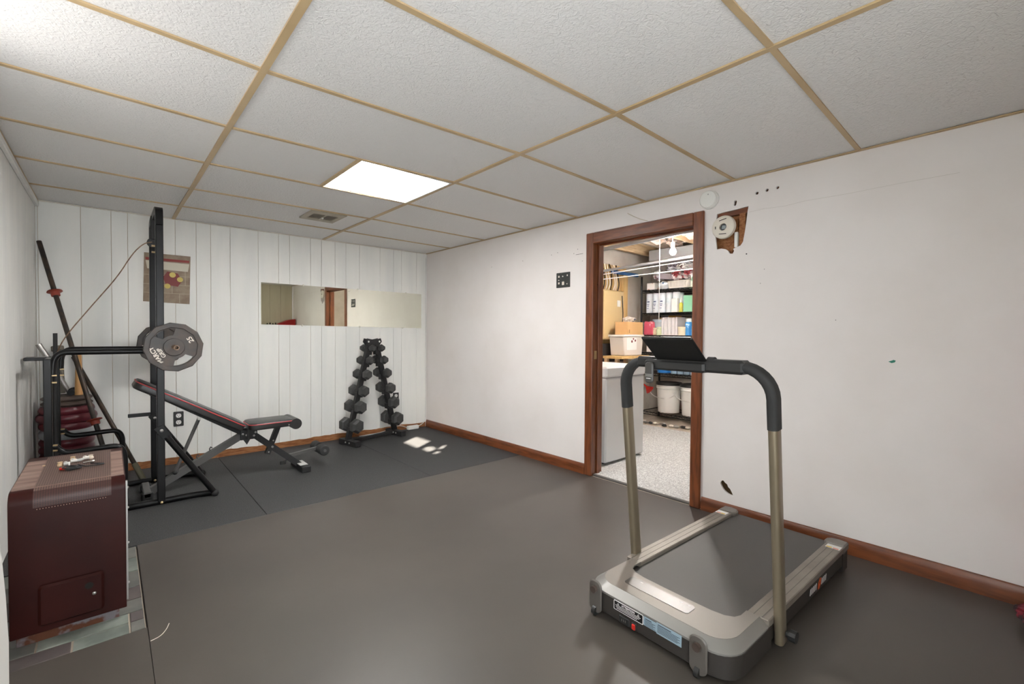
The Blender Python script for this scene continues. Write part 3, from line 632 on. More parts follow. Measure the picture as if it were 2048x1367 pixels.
# barbell on the rack with grip plates
bbz = 1.0165
tag(MB().addmesh(fillmesh([ngon(16, .0145), ngon(16, .0105)], .14), frame((.313, 3.515, bbz), (1, 0, 0), (0, 0, 1))).cyl((.313, 3.53, bbz), (.313, 4.62, bbz), .0132, n=16).build('barbell', rusty, origin=(.313, 4.0, bbz)), 'rusty hollow-ended bar lying across the weight rack hooks', 'barbell')
def grip_plate(y, label):
    t = thing('weight_plate', label, 'weight plate', (.313, y, bbz), group='grip plates on the rack bar')
    A = R(119); fm = frame((0, 0, 0), (1, 0, 0), (0, 0, 1))      # local x right, y up, z toward -y
    def slot(a):
        pts = []
        for i in range(9): th = a-.52+1.04*i/8; pts.append((.118*math.cos(th), .118*math.sin(th)))
        for i in range(9): th = a+.40-.80*i/8; pts.append((.075*math.cos(th), .075*math.sin(th)))
        return pts
    hol = [slot(R(116)), slot(R(-62))]
    MB().addmesh(fillmesh([ngon(12, .146, .13)]+hol+[ngon(14, .0145)], .014), fm).build('disc', iron, t, local=True, smooth=False)
    MB().addmesh(fillmesh([ngon(12, .152, .13), ngon(12, .130, .13)], .030, .005), fm).build('rim', iron, t, local=True, smooth=False)
    MB().addmesh(fillmesh([ngon(12, .053, .13), ngon(14, .0145)], .034, .004), fm).build('hub', iron, t, local=True, smooth=False)
    for h_ in hol:
        inner = [(x*.93+.0*y_, y_*.93) for x, y_ in h_]
    rt = Matrix.Rotation(A, 4, 'Z')
    for body, yy, sz in (('MARCY', .104, .034), ('GRIP', .073, .031), ('25', -.098, .040)):
        me = textmesh(body, sz, .0015)
        MB().addmesh(me, fm @ rt @ Matrix.Translation((0, yy, .0082))).build('raised_lettering', M('worn_letter', (206, 196, 184), .4, metal=.3), t, local=True, smooth=False)
    return t
grip_plate(3.60, 'black twelve-sided 25 pound grip plate at the near end of rack bar')
grip_plate(4.45, 'dark twelve-sided plate at the far end of rack bar behind upright')

# ---------------------------------------------------------------- plate stack in the corner
px_, py_ = -.222, 4.505
stack = [(.0, .050, .150, maroon, 'dark maroon plastic weight plate at the bottom of the corner stack'), (.05, .05, .150, maroon, 'dark maroon plate second from the bottom of corner stack'), (.10, .05, .148, maroon, 'dark maroon plate third from the bottom of corner stack'),
         (.15, .05, .150, maroon, 'dark maroon plate fourth from the bottom of corner stack'), (.20, .055, .148, maroon, 'dark maroon plate two below the grey plate in stack'), (.255, .055, .146, maroon, 'dark maroon plate third below the silver grey plate'),
         (.31, .052, .146, maroon, 'dark maroon plate just under the silver grey plate in stack'), (.362, .062, .148, greyplate, 'silver grey weight plate in the middle of the corner stack'),
         (.424, .055, .146, maroon, 'maroon plate resting directly on the silver grey plate'), (.479, .055, .160, maroon, 'widest maroon plate in the corner stack, tilted slightly'), (.534, .052, .146, maroon, 'uppermost maroon plate of the corner stack'),
         (.586, .036, .135, brownplate, 'worn brown iron plate second from the top of stack'), (.622, .036, .135, brownplate, 'worn brown iron plate on top of the corner stack')]
for z0, h_, r_, mt, lb in stack:
    e2 = h_*.42
    prof = [(.016, 0), (r_-e2*.6, 0), (r_-.004, e2*.5), (r_, h_*.5), (r_-.004, h_-e2*.5), (r_-e2*.6, h_), (.05, h_-.004), (.016, h_-.002), (.016, 0)] if mt is not brownplate else [(.016, 0), (r_-.02, 0), (r_-.004, h_*.35), (r_, h_*.4), (r_, h_*.6), (r_-.02, h_), (.016, h_), (.016, 0)]
    o = MB().lathe(prof, Matrix.Translation((px_, py_, z0)), 40).build('weight_plate', mt, origin=(px_, py_, z0)); tag(o, lb, 'weight plate', 'weight plates stacked in the corner')
zs = .658
tag(MB().cyl((px_+.03, py_+.03, zs+.02), (px_+.02, py_-.05, zs+.02), .02, n=14).cyl((px_+.033, py_+.05, zs+.02), (px_+.03, py_+.03, zs+.02), .03, n=14).build('collar', black_m, origin=(px_, py_, zs)), 'black bar collar lying on top of the plate stack', 'collar')
tag(MB().lathe([(0, 0), (.022, 0), (.022, .05), (.019, .12), (.015, .3), (.0, .302)], frame((-.16, 4.47, zs), (1, 0, 0), (0, .98, -.04)), 16).build('wooden_bat', M('bat_wood', (198, 152, 96), .5, col2=(180, 132, 80), vs=6, stretch=(5, 5, .5)), origin=(-.16, 4.47, zs)), 'tan wooden bat handle standing on the plate stack', 'bat')
tag(MB().tube([(-.365, 4.56, 1.02), (-.30, 4.56, .88), (-.21, 4.57, .662)], .0135, 12).tube([(-.365, 4.56, 1.02), (-.325, 4.56, .935)], .0165, 12).build('dumbbell_bar', M('grey_chrome', (170, 166, 162), .3, metal=.9), origin=(-.21, 4.57, zs)), 'short knurled chrome dumbbell bar leaning over the plate stack', 'dumbbell bar')
tag(MB().tube([(-.275, 4.66, .97), (-.262, 4.62, .662)], .026, 14).tube([(-.278, 4.668, 1.0), (-.275, 4.66, .97)], .034, 14).build('rolled_tube', M('olive_grey', (120, 114, 102), .6), origin=(-.26, 4.62, zs)), 'grey olive tube standing behind the chrome dumbbell bar', 'tube')
# leaning bars
def lean(name, p0, p1, r, mt, label, rings=(), tip=None):
    t = thing(name, label, 'barbell', p1)
    p0 = Vector(p0); p1 = Vector(p1); d = (p1-p0)
    MB().cyl(p0, p1, r, n=14).build('bar', mt, t)
    for f_ in rings:
        c = p0+d*f_; q = d.normalized().to_track_quat('Z', 'Y').to_matrix().to_4x4()
        MB().lathe([(r, -.018), (.040, -.018), (.043, -.012), (.026, -.006), (.024, .020), (r, .020)], Matrix.Translation(c) @ q, 24).build('collar', redcollar, t)
    if tip: MB().cyl(p0+d*(1-tip), p1, r*1.25, n=14).build('grip', khaki, t)
    return t
barmat = M('worn_black_bar', (48, 44, 40), .45, metal=.3, col2=(72, 58, 46), vs=20)
lean('barbell', (-.366, 4.70, 1.755), (.035, 4.13, .013), .0145, barmat, 'long dark bar with red collars leaning in the left corner', (.215, .73))
lean('barbell', (-.195, 4.706, .92), (.190, 4.262, .016), .0145, barmat, 'black bar with khaki grip end sloping down beside the plate stack', (), .14)

# ================================================================== INCLINE BENCH
bn = thing('incline_bench', 'black adjustable incline bench with red piping behind the rack upright', 'bench', (.68, 3.92, 0))
def pad(name, p0, p1, th, y0, y1):
    p0 = Vector(p0); p1 = Vector(p1); d = p1-p0; L_ = d.length; ang = math.atan2(-d.z, d.x)
    t = bmesh.new(); 
    mb = MB(); poly = rrect(L_/2, (y0+y1)/2, L_, y1-y0, .05, 5)
    mt = frame((p0.x, 0, p0.z), (d.x, 0, d.z), (0, 1, 0))
    mb.prism([(a, b) for a, b in poly], th, mt @ Matrix.Translation((0, 0, -th)), bev=th*.22, seg=3)
    o = mb.build(name, vinyl, bn)
    pp = [mt @ Vector((a, b, -th*.22)) for a, b in rrect(L_/2, (y0+y1)/2, L_+.002, y1-y0+.002, .05, 6)]
    MB().tube(pp+[pp[0]], .0035, 6).build('piping', red_pipe, o)
    return o, mt
pad('back_pad', (.140, 0, .800), (.765, 0, .425), .058, 3.80, 4.05)
sp_, _ = pad('seat_pad', (.780, 0, .430), (1.10, 0, .432), .055, 3.80, 4.05)
MB().cyl((1.105, 3.80, .392), (1.105, 4.05, .392), .042, n=22).build('seat_roll', vinyl, sp_)
MB().sphere((1.05, 3.799, .392), .006).build('bolt', steel, sp_)
yc = 3.925
MB().sq([(.20, yc, .712), (.755, yc, .345)], .05, .03).build('back_beam', black_m, bn)
MB().box((.235, yc, .678), (.06, .09, .02), rot=Matrix.Rotation(R(31), 4, 'Y')).build('beam_end', black_m, bn)
MB().sq([(.205, yc, .03), (.762, yc, .338)], .05, .045).build('main_beam', grey_tube, bn)
MB().sq([(.81, yc, .345), (1.165, yc, .03)], .045, .045).build('front_leg', black_m, bn)
MB().sq([(1.005, yc, .372), (.925, yc, .16)], .04, .035).build('seat_post', black_m, bn)
for i in range(4):
    f_ = i/3; MB().cyl((.965-.033*f_, yc-.0205, .262-.085*f_), (.965-.033*f_, yc-.019, .262-.085*f_), .006, n=10).build('adjustment_hole', steel, bn)
MB().cyl((.957, yc-.03, .215), (.957, yc+.03, .215), .008, n=10).build('pivot_bolt', steel, bn)
MB().bb(.735, .85, yc-.04, yc-.032, .30, .375, bev=.004).bb(.735, .85, yc+.032, yc+.04, .30, .375, bev=.004).build('hinge_plate', black_m, bn)
for x, z in ((.75, .345), (.775, .335), (.835, .35), (.825, .325)): MB().sphere((x, yc-.043, z), .008, (1, .6, 1)).build('bolt', steel, bn)
MB().bb(.775, .792, yc-.05, yc-.036, .30, .385, bev=.003).build('hinge_lever', black_p, bn)
MB().prism([(.755, .30), (.80, .30), (.778, .262)], .008, frame((0, yc-.03, 0), (1, 0, 0), (0, 0, 1))).build('hinge_tab', black_p, bn)
MB().tube([(.479, yc-.03, .496), (.341, yc-.03, .142)], .0115, 10).build('support_strut', grey_tube, bn)
MB().sphere((.479, yc-.044, .496), .011, (1, .6, 1)).build('strut_bolt', white_p, bn)
MB().sphere((.339, yc-.035, .138), .016).build('strut_hook', black_p, bn)
for f_ in (.48, .62): 
    p = Vector((.205, yc, .03)).lerp(Vector((.762, yc, .338)), f_)
    MB().tube([p+Vector((0, 0, .02)), p+Vector((-.005, 0, .04)), p+Vector((.003, 0, .052)), p+Vector((.012, 0, .045))], .004, 6).build('catch_hook', grey_tube, bn)
MB().bb(1.135, 1.205, 3.765, 4.06, .0, .048, bev=.004).build('front_foot', black_m, bn)
MB().bb(1.140, 1.20, 3.82, 3.98, .0482, .0492).build('label_sticker', M('grey_label', (196, 194, 190), .5), bn)
for y in (3.80, 4.02): MB().bb(.155, .215, y, y+.06, 0, .05, bev=.004).build('rubber_foot', foam, bn)
MB().bb(.165, .205, 3.80, 4.08, .02, .055, bev=.004).build('rear_foot', grey_tube, bn)
MB().sq([(1.085, yc, .118), (1.315, yc, .145)], .025, .025).build('roller_arm', grey_tube, bn)
MB().cyl((1.325, 3.80, .142), (1.325, 4.05, .142), .008, n=10).build('roller_axle', steel, bn)
for y in (3.80, 3.945): 
    o = MB().lathe([(.012, 0), (.036, 0), (.042, .008), (.042, .092), (.036, .10), (.012, .10), (.012, 0)], frame((1.325, y, .142), (1, 0, 0), (0, 0, -1)), 22).build('foam_roller', foam, bn)
MB().cyl((1.325, 3.792, .142), (1.325, 3.80, .142), .012, n=12).build('roller_cap', grey_tube, bn)
MB().cyl((1.05, yc, .075), (1.09, yc, .108), .008, n=8).box((1.04, yc, .07), (.045, .012, .03), bev=.004).build('locking_knob', black_p, bn)

# ================================================================== DUMBBELL RACK
dr = thing('dumbbell_rack', 'black A-frame dumbbell rack standing in the right back corner', 'dumbbell rack', (2.055, 4.495, 0), R(13))
for s_ in (-1, 1):
    MB().sq([(s_*.292, .0, .05), (s_*.045, .0, 1.0)], .05, .034, up=(0, 1, 0)).build('column', black_m, dr, local=True)
    MB().bb(s_*.29-.03, s_*.29+.03, -.155, .115, 0, .055, bev=.004).build('foot', black_m, dr, local=True)
    for yy in (-.03, .03): MB().sphere((s_*.29-.031, yy-.03, .03), .008).build('bolt', steel, dr, local=True)
    MB().prism([(s_*.0, .985), (s_*.0, 1.04), (s_*.085, 1.055), (s_*.098, 1.02), (s_*.055, .965)], .006, frame((0, -.02, 0), (1, 0, 0), (0, 0, 1))).prism([(s_*.0, .985), (s_*.0, 1.04), (s_*.085, 1.055), (s_*.098, 1.02), (s_*.055, .965)], .006, frame((0, .03, 0), (1, 0, 0), (0, 0, 1))).build('top_gusset', black_m, dr, local=True)
    MB().cyl((s_*.068, -.028, 1.022), (s_*.068, -.025, 1.022), .010, n=12).build('gusset_hole', white_p, dr, local=True)
MB().bb(-.26, .26, -.02, .02, .015, .05, bev=.004).build('cross_beam', black_m, dr, local=True)
MB().sphere((.255, -.022, .033), .008).build('bolt', steel, dr, local=True)
zs_ = [.19, .37, .527, .69, .83, .955]
wts = ['heaviest', 'second heaviest', 'third heaviest', 'third lightest', 'second lightest', 'lightest']
ordn = ['bottom', 'second lowest', 'third lowest', 'third highest', 'second highest', 'top']
def colu(z): return .292-(z-.05)/.95*.247
rz = R(13); rm = Matrix.Translation((2.055, 4.495, 0)) @ Matrix.Rotation(rz, 4, 'Z')
for s_ in (-1, 1):
    for i, z in enumerate(zs_):
        u = s_*(colu(z)); rr = .072-.0068*i; hl = .082-.006*i; gp_ = .052
        p = rm @ Vector((u, 0, z))
        d = thing('dumbbell', '%s black hex dumbbell on the %s column of the A-frame rack, %s row' % (wts[i], 'left' if s_ < 0 else 'right', ordn[i]), 'dumbbell', p, rz, 'hex dumbbells on the A-frame rack')
        MB().cyl((0, -gp_-.002, 0), (0, gp_+.002, 0), .0145, n=14).build('handle', chrome, d, local=True)
        for e in (-1, 1):
            mt = frame((0, e*gp_, 0), (1, 0, 0), (0, 0, 1 if e < 0 else -1))
            MB().lathe([(0, 0), (rr*.82, 0), (rr, .010), (rr, hl-.022), (rr*.72, hl), (rr*.5, hl), (rr*.48, hl-.004), (0, hl-.004)], mt @ Matrix.Rotation(R(30), 4, 'Z'), 6).build('head', hexrub, d, local=True, smooth=False)
        # saddle on the rack under the handle
        ps = Vector((u, 0, z-.014-.012))
        MB().prism([(u-.032, z-.07), (u+.032, z-.07), (u+.036, z-.015), (u+.02, z-.0145), (u-.02, z-.0145), (u-.036, z-.015)], .044, frame((0, .022, 0), (1, 0, 0), (0, 0, 1))).build('saddle', black_m, dr, local=True)

# ================================================================== TREADMILL (local: x along deck, y to the left, z up)
tm = thing('treadmill', 'grey and black folding treadmill with tall handle near the right wall', 'treadmill', (1.445, .872, 0), R(-2))
def rnd(u0, u1, v, r, n=7):
    """outline with rounded front corners at u0, square at u1"""
    p = [(u1, v)]
    p += [(u0+r-r*math.sin(PI/2*i/n), v-r+r*math.cos(PI/2*i/n)) for i in range(n+1)]
    p += [(u0+r-r*math.cos(PI/2*i/n), -v+r-r*math.sin(PI/2*i/n)) for i in range(n+1)]
    p += [(u1, -v)]
    return p
MB().prism(rnd(0, .30, .298, .085), .085, Matrix.Translation((0, 0, .02)), bev=.006).build('motor_housing', dk_body, tm, local=True)
MB().bb(.28, 1.17, -.29, .29, .035, .098, bev=.004).build('deck', dk_body, tm, local=True)
hood = rnd(.0, .27, .296, .085)
# hood: chamfered band then top plate with belt cut-out
def hoodring(off, z): return [(u+ (off if u < .2 else 0), v*(1-off/.3)) for u, v in hood], z
rings = [hoodring(0, .098), hoodring(0, .106), hoodring(.030, .130)]
inner = [(.27, .222), (.225, .222), (.198, .212), (.180, .185), (.172, .14), (.170, .05), (.170, -.05), (.172, -.14), (.180, -.185), (.198, -.212), (.225, -.222), (.27, -.222)]
mb = MB(); V = [[mb.bm.verts.new((u, v, z)) for u, v in rg] for rg, z in rings]
for a, b in zip(V[:-1], V[1:]):
    for i in range(len(a)-1): mb.bm.faces.new((a[i], a[i+1], b[i+1], b[i]))
mb.build('hood_edge', silver_l, tm, local=True)
topo = [(u, v) for u, v in rings[2][0]]
MB().addmesh(fillmesh([topo + inner[::-1]], .006), Matrix.Translation((0, 0, .128))).build('hood', silver, tm, local=True, smooth=False)
for s_ in (-1, 1):
    rl = MB().bb(.272, 1.13, min(s_*.222, s_*.296), max(s_*.222, s_*.296), .10, .128, bev=.003).build('side_rail', rail_m, tm, local=True)
    for k in (.245, .272): MB().bb(.275, 1.125, s_*k-.001, s_*k+.001, .1278, .1286).build('rail_groove', M('groove_dark', (96, 90, 84), .5), rl, local=True)
    ec = MB().prism([(1.13, s_*.222), (1.155, s_*.210), (1.185, s_*.210), (1.205, s_*.225), (1.214, s_*.26), (1.205, s_*.298), (1.13, s_*.298)][::s_], .034, Matrix.Translation((0, 0, .098)), bev=.006).build('end_cap', M('cap_grey', (112, 106, 99), .45), tm, local=True)
    MB().prism([(1.13, s_*.222), (1.185, s_*.215), (1.200, s_*.228), (1.208, s_*.26), (1.200, s_*.294), (1.13, s_*.294)][::s_], .090, Matrix.Translation((0, 0, .008)), bev=.004).build('end_block', dk_body, tm, local=True)
    MB().bb(1.078, 1.122, min(s_*.235, s_*.292), max(s_*.235, s_*.292), .1286, .1292).build('warning_sticker', whiteink, ec, local=True)
    MB().bb(1.08, 1.092, s_*.25-.01, s_*.25+.012, .1292, .1296).build('yellow_print', yellow_st, ec, local=True)
    MB().bb(1.08, 1.09, s_*.275-.012, s_*.275+.010, .1292, .1296).build('red_print', pinkprint, ec, local=True)
    # wheel bracket on the front
    vb = .242 if s_ > 0 else -.188
    bp = MB().prism(rrect(0, 0, .062, .128, .026, 5), .010, frame((-.001, vb, .074), (0, -1, 0), (0, 0, 1)), bev=.004).build('wheel_bracket', M('bracket_grey', (98, 93, 88), .42, metal=.2), tm, local=True)
    MB().cyl((-.0112, vb, .105), (-.024, vb, .105), .0135, n=18).build('knob', M('brown_knob', (74, 62, 56), .4), bp, local=True)
    MB().cyl((-.006, vb-.008, .018), (-.006, vb+.008, .018), .018, n=18).build('wheel', black_p, bp, local=True)
MB().bb(.165, 1.195, -.226, .226, .098, .112, bev=.004).build('running_belt', belt_m, tm, local=True)
MB().cyl((1.175, -.22, .078), (1.175, .22, .078), .034, n=20).build('rear_roller', belt_m, tm, local=True)
for s_ in (-1, 1): MB().bb(.4, .46, s_*.25-.02, s_*.25+.02, 0, .036).build('foot', black_m, tm, local=True)
for s_ in (-1, 1): MB().bb(1.05, 1.11, s_*.25-.02, s_*.25+.02, 0, .036).build('foot', black_m, tm, local=True)
MB().prism(rrect(.112, .036, .062, .272, .012, 4), .0012, Matrix.Translation((0, 0, .1311))).build('display_panel', screen_m, tm, local=True)
for v in (.12, -.05, -.08): MB().bb(.128, .131, v-.006, v+.006, .1322, .1326).build('print_mark', whiteink, tm, local=True)
fm = frame((-.0005, 0, 0), (0, -1, 0), (0, 0, 1))          # front face: local x = -v
lab = MB().prism(rrect(-.090, .081, .132, .036, .004), .0012, fm).build('attention_label', whiteink, tm, local=True)
MB().prism(rrect(-.090, .081, .126, .031, .003), .0016, fm).build('label_ground', sticker_b, lab, local=True)
MB().addmesh(textmesh('ATTENTION', .0105, .0003), fm @ Matrix.Translation((-.090, .0895, .0019))).build('label_text', whiteink, lab, local=True, smooth=False)
tr = MB()
for x in (-.135, -.045): tr.addmesh(fillmesh([[(x-.005, .086), (x+.005, .086), (x, .0935)], [(x-.003, .0872), (x+.003, .0872), (x, .0915)]], .0004), fm @ Matrix.Translation((0, 0, .0019)))
for k, (a, b) in enumerate(((-.148, -.035), (-.146, -.040), (-.142, -.05))): tr.addmesh(fillmesh([rect(a, b, .0815-k*.0055, .0832-k*.0055)], .0004), fm @ Matrix.Translation((0, 0, .0019)))
tr.build('label_lines', whiteink, lab, local=True, smooth=False)
for a, b, z0, z1 in ((-.022, .032, .066, .098), (.030, .126, .062, .102)):
    l2 = MB().prism(rect(a, b, z0, z1), .0010, fm).build('blue_label', sticker_bl, tm, local=True, smooth=False)
    tl = MB().addmesh(fillmesh([rect(a+.006, a+(b-a)*.6, z1-.008, z1-.005)], .0003), fm @ Matrix.Translation((0, 0, .0013)))
    for k in range(5 if b < .1 else 6): tl.addmesh(fillmesh([rect(a+.004, b-.006-.008*(k % 2), z1-.0125-k*.0042, z1-.0108-k*.0042)], .0003), fm @ Matrix.Translation((0, 0, .0013)))
    tl.build('label_lines', ink, l2, local=True, smooth=False)
sk = MB().bb(-.004, .002, .085, .130, .025, .052, bev=.002).build('power_socket', black_p, tm, local=True)
for v in (.10, .108, .116): MB().bb(-.0046, -.0035, v-.0015, v+.0015, .034, .043).build('pin', steel, sk, local=True)
sw_ = MB().bb(-.005, .002, .052, .072, .026, .052, bev=.002).build('switch_frame', black_p, tm, local=True)
MB().bb(-.010, -.003, .055, .069, .029, .049, bev=.002).build('rocker_switch', redplastic, sw_, local=True)
# side marks: unreadable white strokes with an orange emblem
sm = frame((0, -.2905, .068), (1, 0, 0), (0, 0, 1))
st = MB()
for k in range(5): st.addmesh(fillmesh([[(.70+k*.017, -.014), (.707+k*.017, -.014), (.713+k*.017, .012), (.706+k*.017, .012)]], .0006), sm)
for k in range(4): st.addmesh(fillmesh([[(.84+k*.017, -.014), (.847+k*.017, -.014), (.853+k*.017, .012), (.846+k*.017, .012)]], .0006), sm)
st.build('side_mark', whiteink, tm, local=True, smooth=False)
MB().addmesh(fillmesh([[(.795, -.020), (.815, -.022), (.833, -.004), (.838, .018), (.818, .022), (.803, .006)], ngon(8, .006, 0, .817, .002)], .0008), sm).build('side_emblem', orange, tm, local=True, smooth=False)
# handle frame
def P(v, z): # post centre line, leaning back
    return Vector((.345-.115*(z-.05), v, z))
vL, vR = .292, -.308
def flat(path, a, b, n=12):
    return [(a*math.cos(2*PI*i/n)*(1 if abs(math.cos(2*PI*i/n)) < .9 else .98), b*math.sin(2*PI*i/n)) for i in range(n)]
for v, zb in ((vL, .06), (vR, .03)):
    MB().sweep([P(v, zb), P(v, .84)], rrect(0, 0, .030, .052, .012, 3), up=(1, 0, 0)).build('post', post_m, tm, local=True)
zt_ = 1.008
def grip(v, s_):
    r = .105
    pts = [P(v, .80), P(v, zt_-r)]
    for i in range(1, 9):
        a = PI/2*i/8
        pts.append(P(v+s_*(r-r*math.cos(a)), zt_-r+r*math.sin(a)))
    pts.append(P(v+s_*.16, zt_))
    MB().sweep(pts, rrect(0, 0, .036, .056, .016, 4), up=(1, 0, 0)).build('foam_grip', foam, tm, local=True)
grip(vL, -1); grip(vR, 1)
xt = P(0, zt_).x
MB().sweep([(xt, vL-.13, zt_), (xt, vR+.13, zt_)], rrect(0, 0, .03, .03, .008, 3)).build('crossbar', black_p, tm, local=True)
MB().bb(xt-.032, xt+.038, -.225, -.075, zt_-.028, zt_+.022, bev=.010).build('console_sleeve', black_p, tm, local=True)
MB().bb(xt-.028, xt+.034, .13, .215, zt_-.024, zt_+.02, bev=.009).build('console_sleeve', black_p, tm, local=True)
con = MB().bb(xt-.045, xt+.03, -.09, .165, zt_-.030, zt_+.010, bev=.008).build('console', black_p, tm, local=True)
# tablet tray tilted up and away over the bar
ty0, ty1 = -.092, .118
q = Matrix.Rotation(R(-28), 4, 'Y')
MB().box((xt-.078, (ty0+ty1)/2, zt_+.056), (.148, ty1-ty0, .012), rot=Matrix.Rotation(R(38), 4, 'Y'), bev=.005).build('tablet_tray', tablet_m, con, local=True)
MB().box((xt-.022, (ty0+ty1)/2, zt_+.012), (.018, ty1-ty0, .016), bev=.004).build('tray_lip', M('lip_grey', (66, 64, 62), .4), con, local=True)
for v in (-.10,): MB().cyl((xt-.005, v-.012, zt_+.010), (xt-.005, v+.012, zt_+.010), .02, n=16).build('tray_hinge', black_p, con, local=True)
rmt = MB().prism(rrect(-.132, zt_-.042, .036, .085, .014, 5), .014, frame((xt-.047, 0, 0), (0, -1, 0), (0, 0, 1)), bev=.004).build('remote', M('remote_grey', (72, 70, 67), .45), tm, local=True)
rx = xt-.0615
MB().bb(rx-.0005, rx+.0003, .122, .142, zt_-.0665, zt_-.064).build('white_bar', whiteink, rmt, local=True)
gl = MB()
for k in range(3):
    for j in range(5): gl.bb(rx-.0004, rx+.0003, .118+j*.006, .122+j*.006, zt_-.058+k*.004, zt_-.0555+k*.004)
gl.build('fine_print', M('grey_print', (150, 148, 144), .5), rmt, local=True)
MB().cyl((.345, vR-.02, .07), (.345, vR-.05, .07), .013, n=16).cyl((.345, vR-.03, .07), (.345, vR-.052, .07), .020, n=10).build('locking_knob', black_p, tm, local=True)
MB().cyl((.345, vR+.0, .07), (.345, vR+.045, .07), .012, n=14).build('pivot_pin', gold, tm, local=True)
MB().cyl((.34, vL-.045, .08), (.34, vL-.0, .08), .012, n=14).build('pivot_pin', gold, tm, local=True)
MB().bb(.39, .40, -.300, -.296, .07, .105).build('side_tag', whiteink, tm, local=True)

tag(MB().tube(smoothpath([(.105, 2.07, .0015), (.135, 2.08, .0015), (.155, 2.115, .0015), (.165, 2.15, .0015)]), .0012, 6).build('pale_thread', cream_p, origin=(.13, 2.1, 0)), 'short pale curved thread on the dark mat near the hearth corner', 'thread')
# thing at right frame edge
rg = MB()
rg.blob((2.655, -.12, .05), .12, (1.05, .9, .42), .35, 4, 4, 3)
tag(rg.build('gym_bag', M('dark_red_cloth', (34, 14, 18), .6, col2=(128, 24, 42), vs=16, vmix=(.5, .62), bump=.6, bs=70, bdist=.01), origin=(2.655, -.12, 0)), 'dark red and black crumpled cloth bag on floor at the right frame edge', 'bag')
cs = thing('red_case', 'tall red case with black gear, seen only in the mirror corner', 'case', (2.63, YF+.16, 0))
MB().prism([(2.52, 0), (2.82, 0), (2.82, 1.37), (2.70, 1.35), (2.52, 1.27)], .24, frame((0, YF+.27, 0), (1, 0, 0), (0, 0, 1)), bev=.01).build('body', M('case_red', (176, 24, 30), .5), cs)
MB().bb(2.30, 2.52, YF+.03, YF+.27, 0, 1.25, bev=.01).build('side_body', black_m, cs)
for i, x in enumerate((2.33, 2.38, 2.43, 2.48)): MB().cyl((x, YF+.15, 1.25), (x, YF+.15, 1.28+.012*(i % 2)), .012, n=8).build('peg', black_p, cs)

# ================================================================== STORAGE ROOM (through the door)
X2, Y2 = 5.72, 3.5
struct(MB().bb(XR+.12, 6.2, Y2, Y2+.1, -.05, 2.5).build('wall_storage_back', M('grey_block', (196, 188, 178), .8, col2=(180, 170, 158), vs=3)))
struct(MB().bb(X2, X2+.1, -.6, Y2+.1, -.05, 2.5).build('wall_storage_far', M('grey_block2', (176, 168, 160), .8, col2=(156, 148, 140), vs=3)))
struct(MB().bb(XR+.12, 6.2, .1, .2, -.05, 2.5).build('wall_storage_near', MATS['grey_block']))
ce2 = struct(MB().bb(XR+.12, 6.2, .0, 3.7, 2.34, 2.5).build('ceiling_storage', lumber))
for i in range(9):
    y = .45+.40*i
    if y < Y2: MB().bb(XR+.13, X2, y-.02, y+.02, 2.13, 2.34).build('joist', lumber if i % 2 else lumber_d, ce2)
for k, (y, z, sc) in enumerate(((2.47, 2.22, .17), (2.88, 2.22, .15), (2.05, 2.24, .17), (2.1, 2.22, .14))):
    for j in range(5):
        MB().blob((3.35+j*.45, y, z), .13, (1.6, .9, .55), .5, 3, 3, k*7+j).build('insulation', M('pink_insulation', (226, 196, 178), .95, col2=(190, 176, 168), vs=12), ce2)
pm = M('white_pipe', (226, 226, 224), .35); gmx = M('grey_duct', (140, 140, 142), .4, metal=.5); bluep = M('blue_pipe', (60, 110, 168), .5)
def pipe(name, label, p0, p1, r, mt, cat='pipe', grp=None): return tag(MB().tube([p0, p1], r, 10).build(name, mt), label, cat, grp)
pipe('water_pipe', 'long pale pipe under the storage room joists, upper of three', (4.4, .25, 1.975), (4.4, 3.45, 1.86), .015, gmx)
pipe('water_pipe', 'thin white pipe below the thick one in storage room', (4.4, .25, 1.935), (4.4, 3.45, 1.82), .005, pm)
pipe('clothes_line', 'thin white line stretched lowest across the storage room', (4.4, .25, 1.80), (4.4, 3.45, 1.765), .005, pm, 'line')
pipe('copper_pipe', 'grey pipe close below the joists near the doorway', (3.55, .25, 2.03), (3.75, 3.45, 1.95), .02, gmx)
pipe('blue_pipe', 'blue tube along the storage room back wall', (4.75, 3.445, 1.90), (5.30, 3.445, 1.90), .024, bluep)
pipe('pull_cord', 'white pull cord hanging in the doorway beside the bulb', (3.9, 2.295, 2.13), (3.9, 2.293, 1.25), .003, pm, 'cord')
tag(MB().bb(4.85, 5.15, .4, 3.0, 1.99, 2.12, bev=.01).build('duct', gmx), 'grey metal duct under the storage room joists', 'duct')
bu = thing('light_bulb', 'bare glowing bulb hanging in the storage room', 'light bulb', (4.0, 2.215, 1.90))
bm_ = bpy.data.materials.new('bulb_glow'); bm_.use_nodes = True
e1 = bm_.node_tree.nodes.new('ShaderNodeEmission'); e1.inputs[1].default_value = 60; e1.inputs[0].default_value = (1, .96, .9, 1)
bm_.node_tree.links.new(e1.outputs[0], bm_.node_tree.nodes['Material Output'].inputs[0])
MB().sphere((4.0, 2.215, 1.90), .03, (1, 1, 1.15), 16).build('glass', bm_, bu)
MB().cyl((4.0, 2.215, 1.935), (4.0, 2.215, 1.99), .018, n=12).build('socket', white_p, bu)
MB().tube([(4.0, 2.215, 1.99), (4.0, 2.225, 2.07), (4.0, 2.25, 2.34)], .004, 6).build('cord', white_p, bu)
bl_ = bpy.data.lights.new('bulb_light', 'POINT'); blo = bpy.data.objects.new('bulb_light', bl_); COL.objects.link(blo)
bl_.energy = BULB_W; bl_.color = (1, .965, .925); bl_.shadow_soft_size = .036; blo.location = (4.0, 2.215, 1.90)
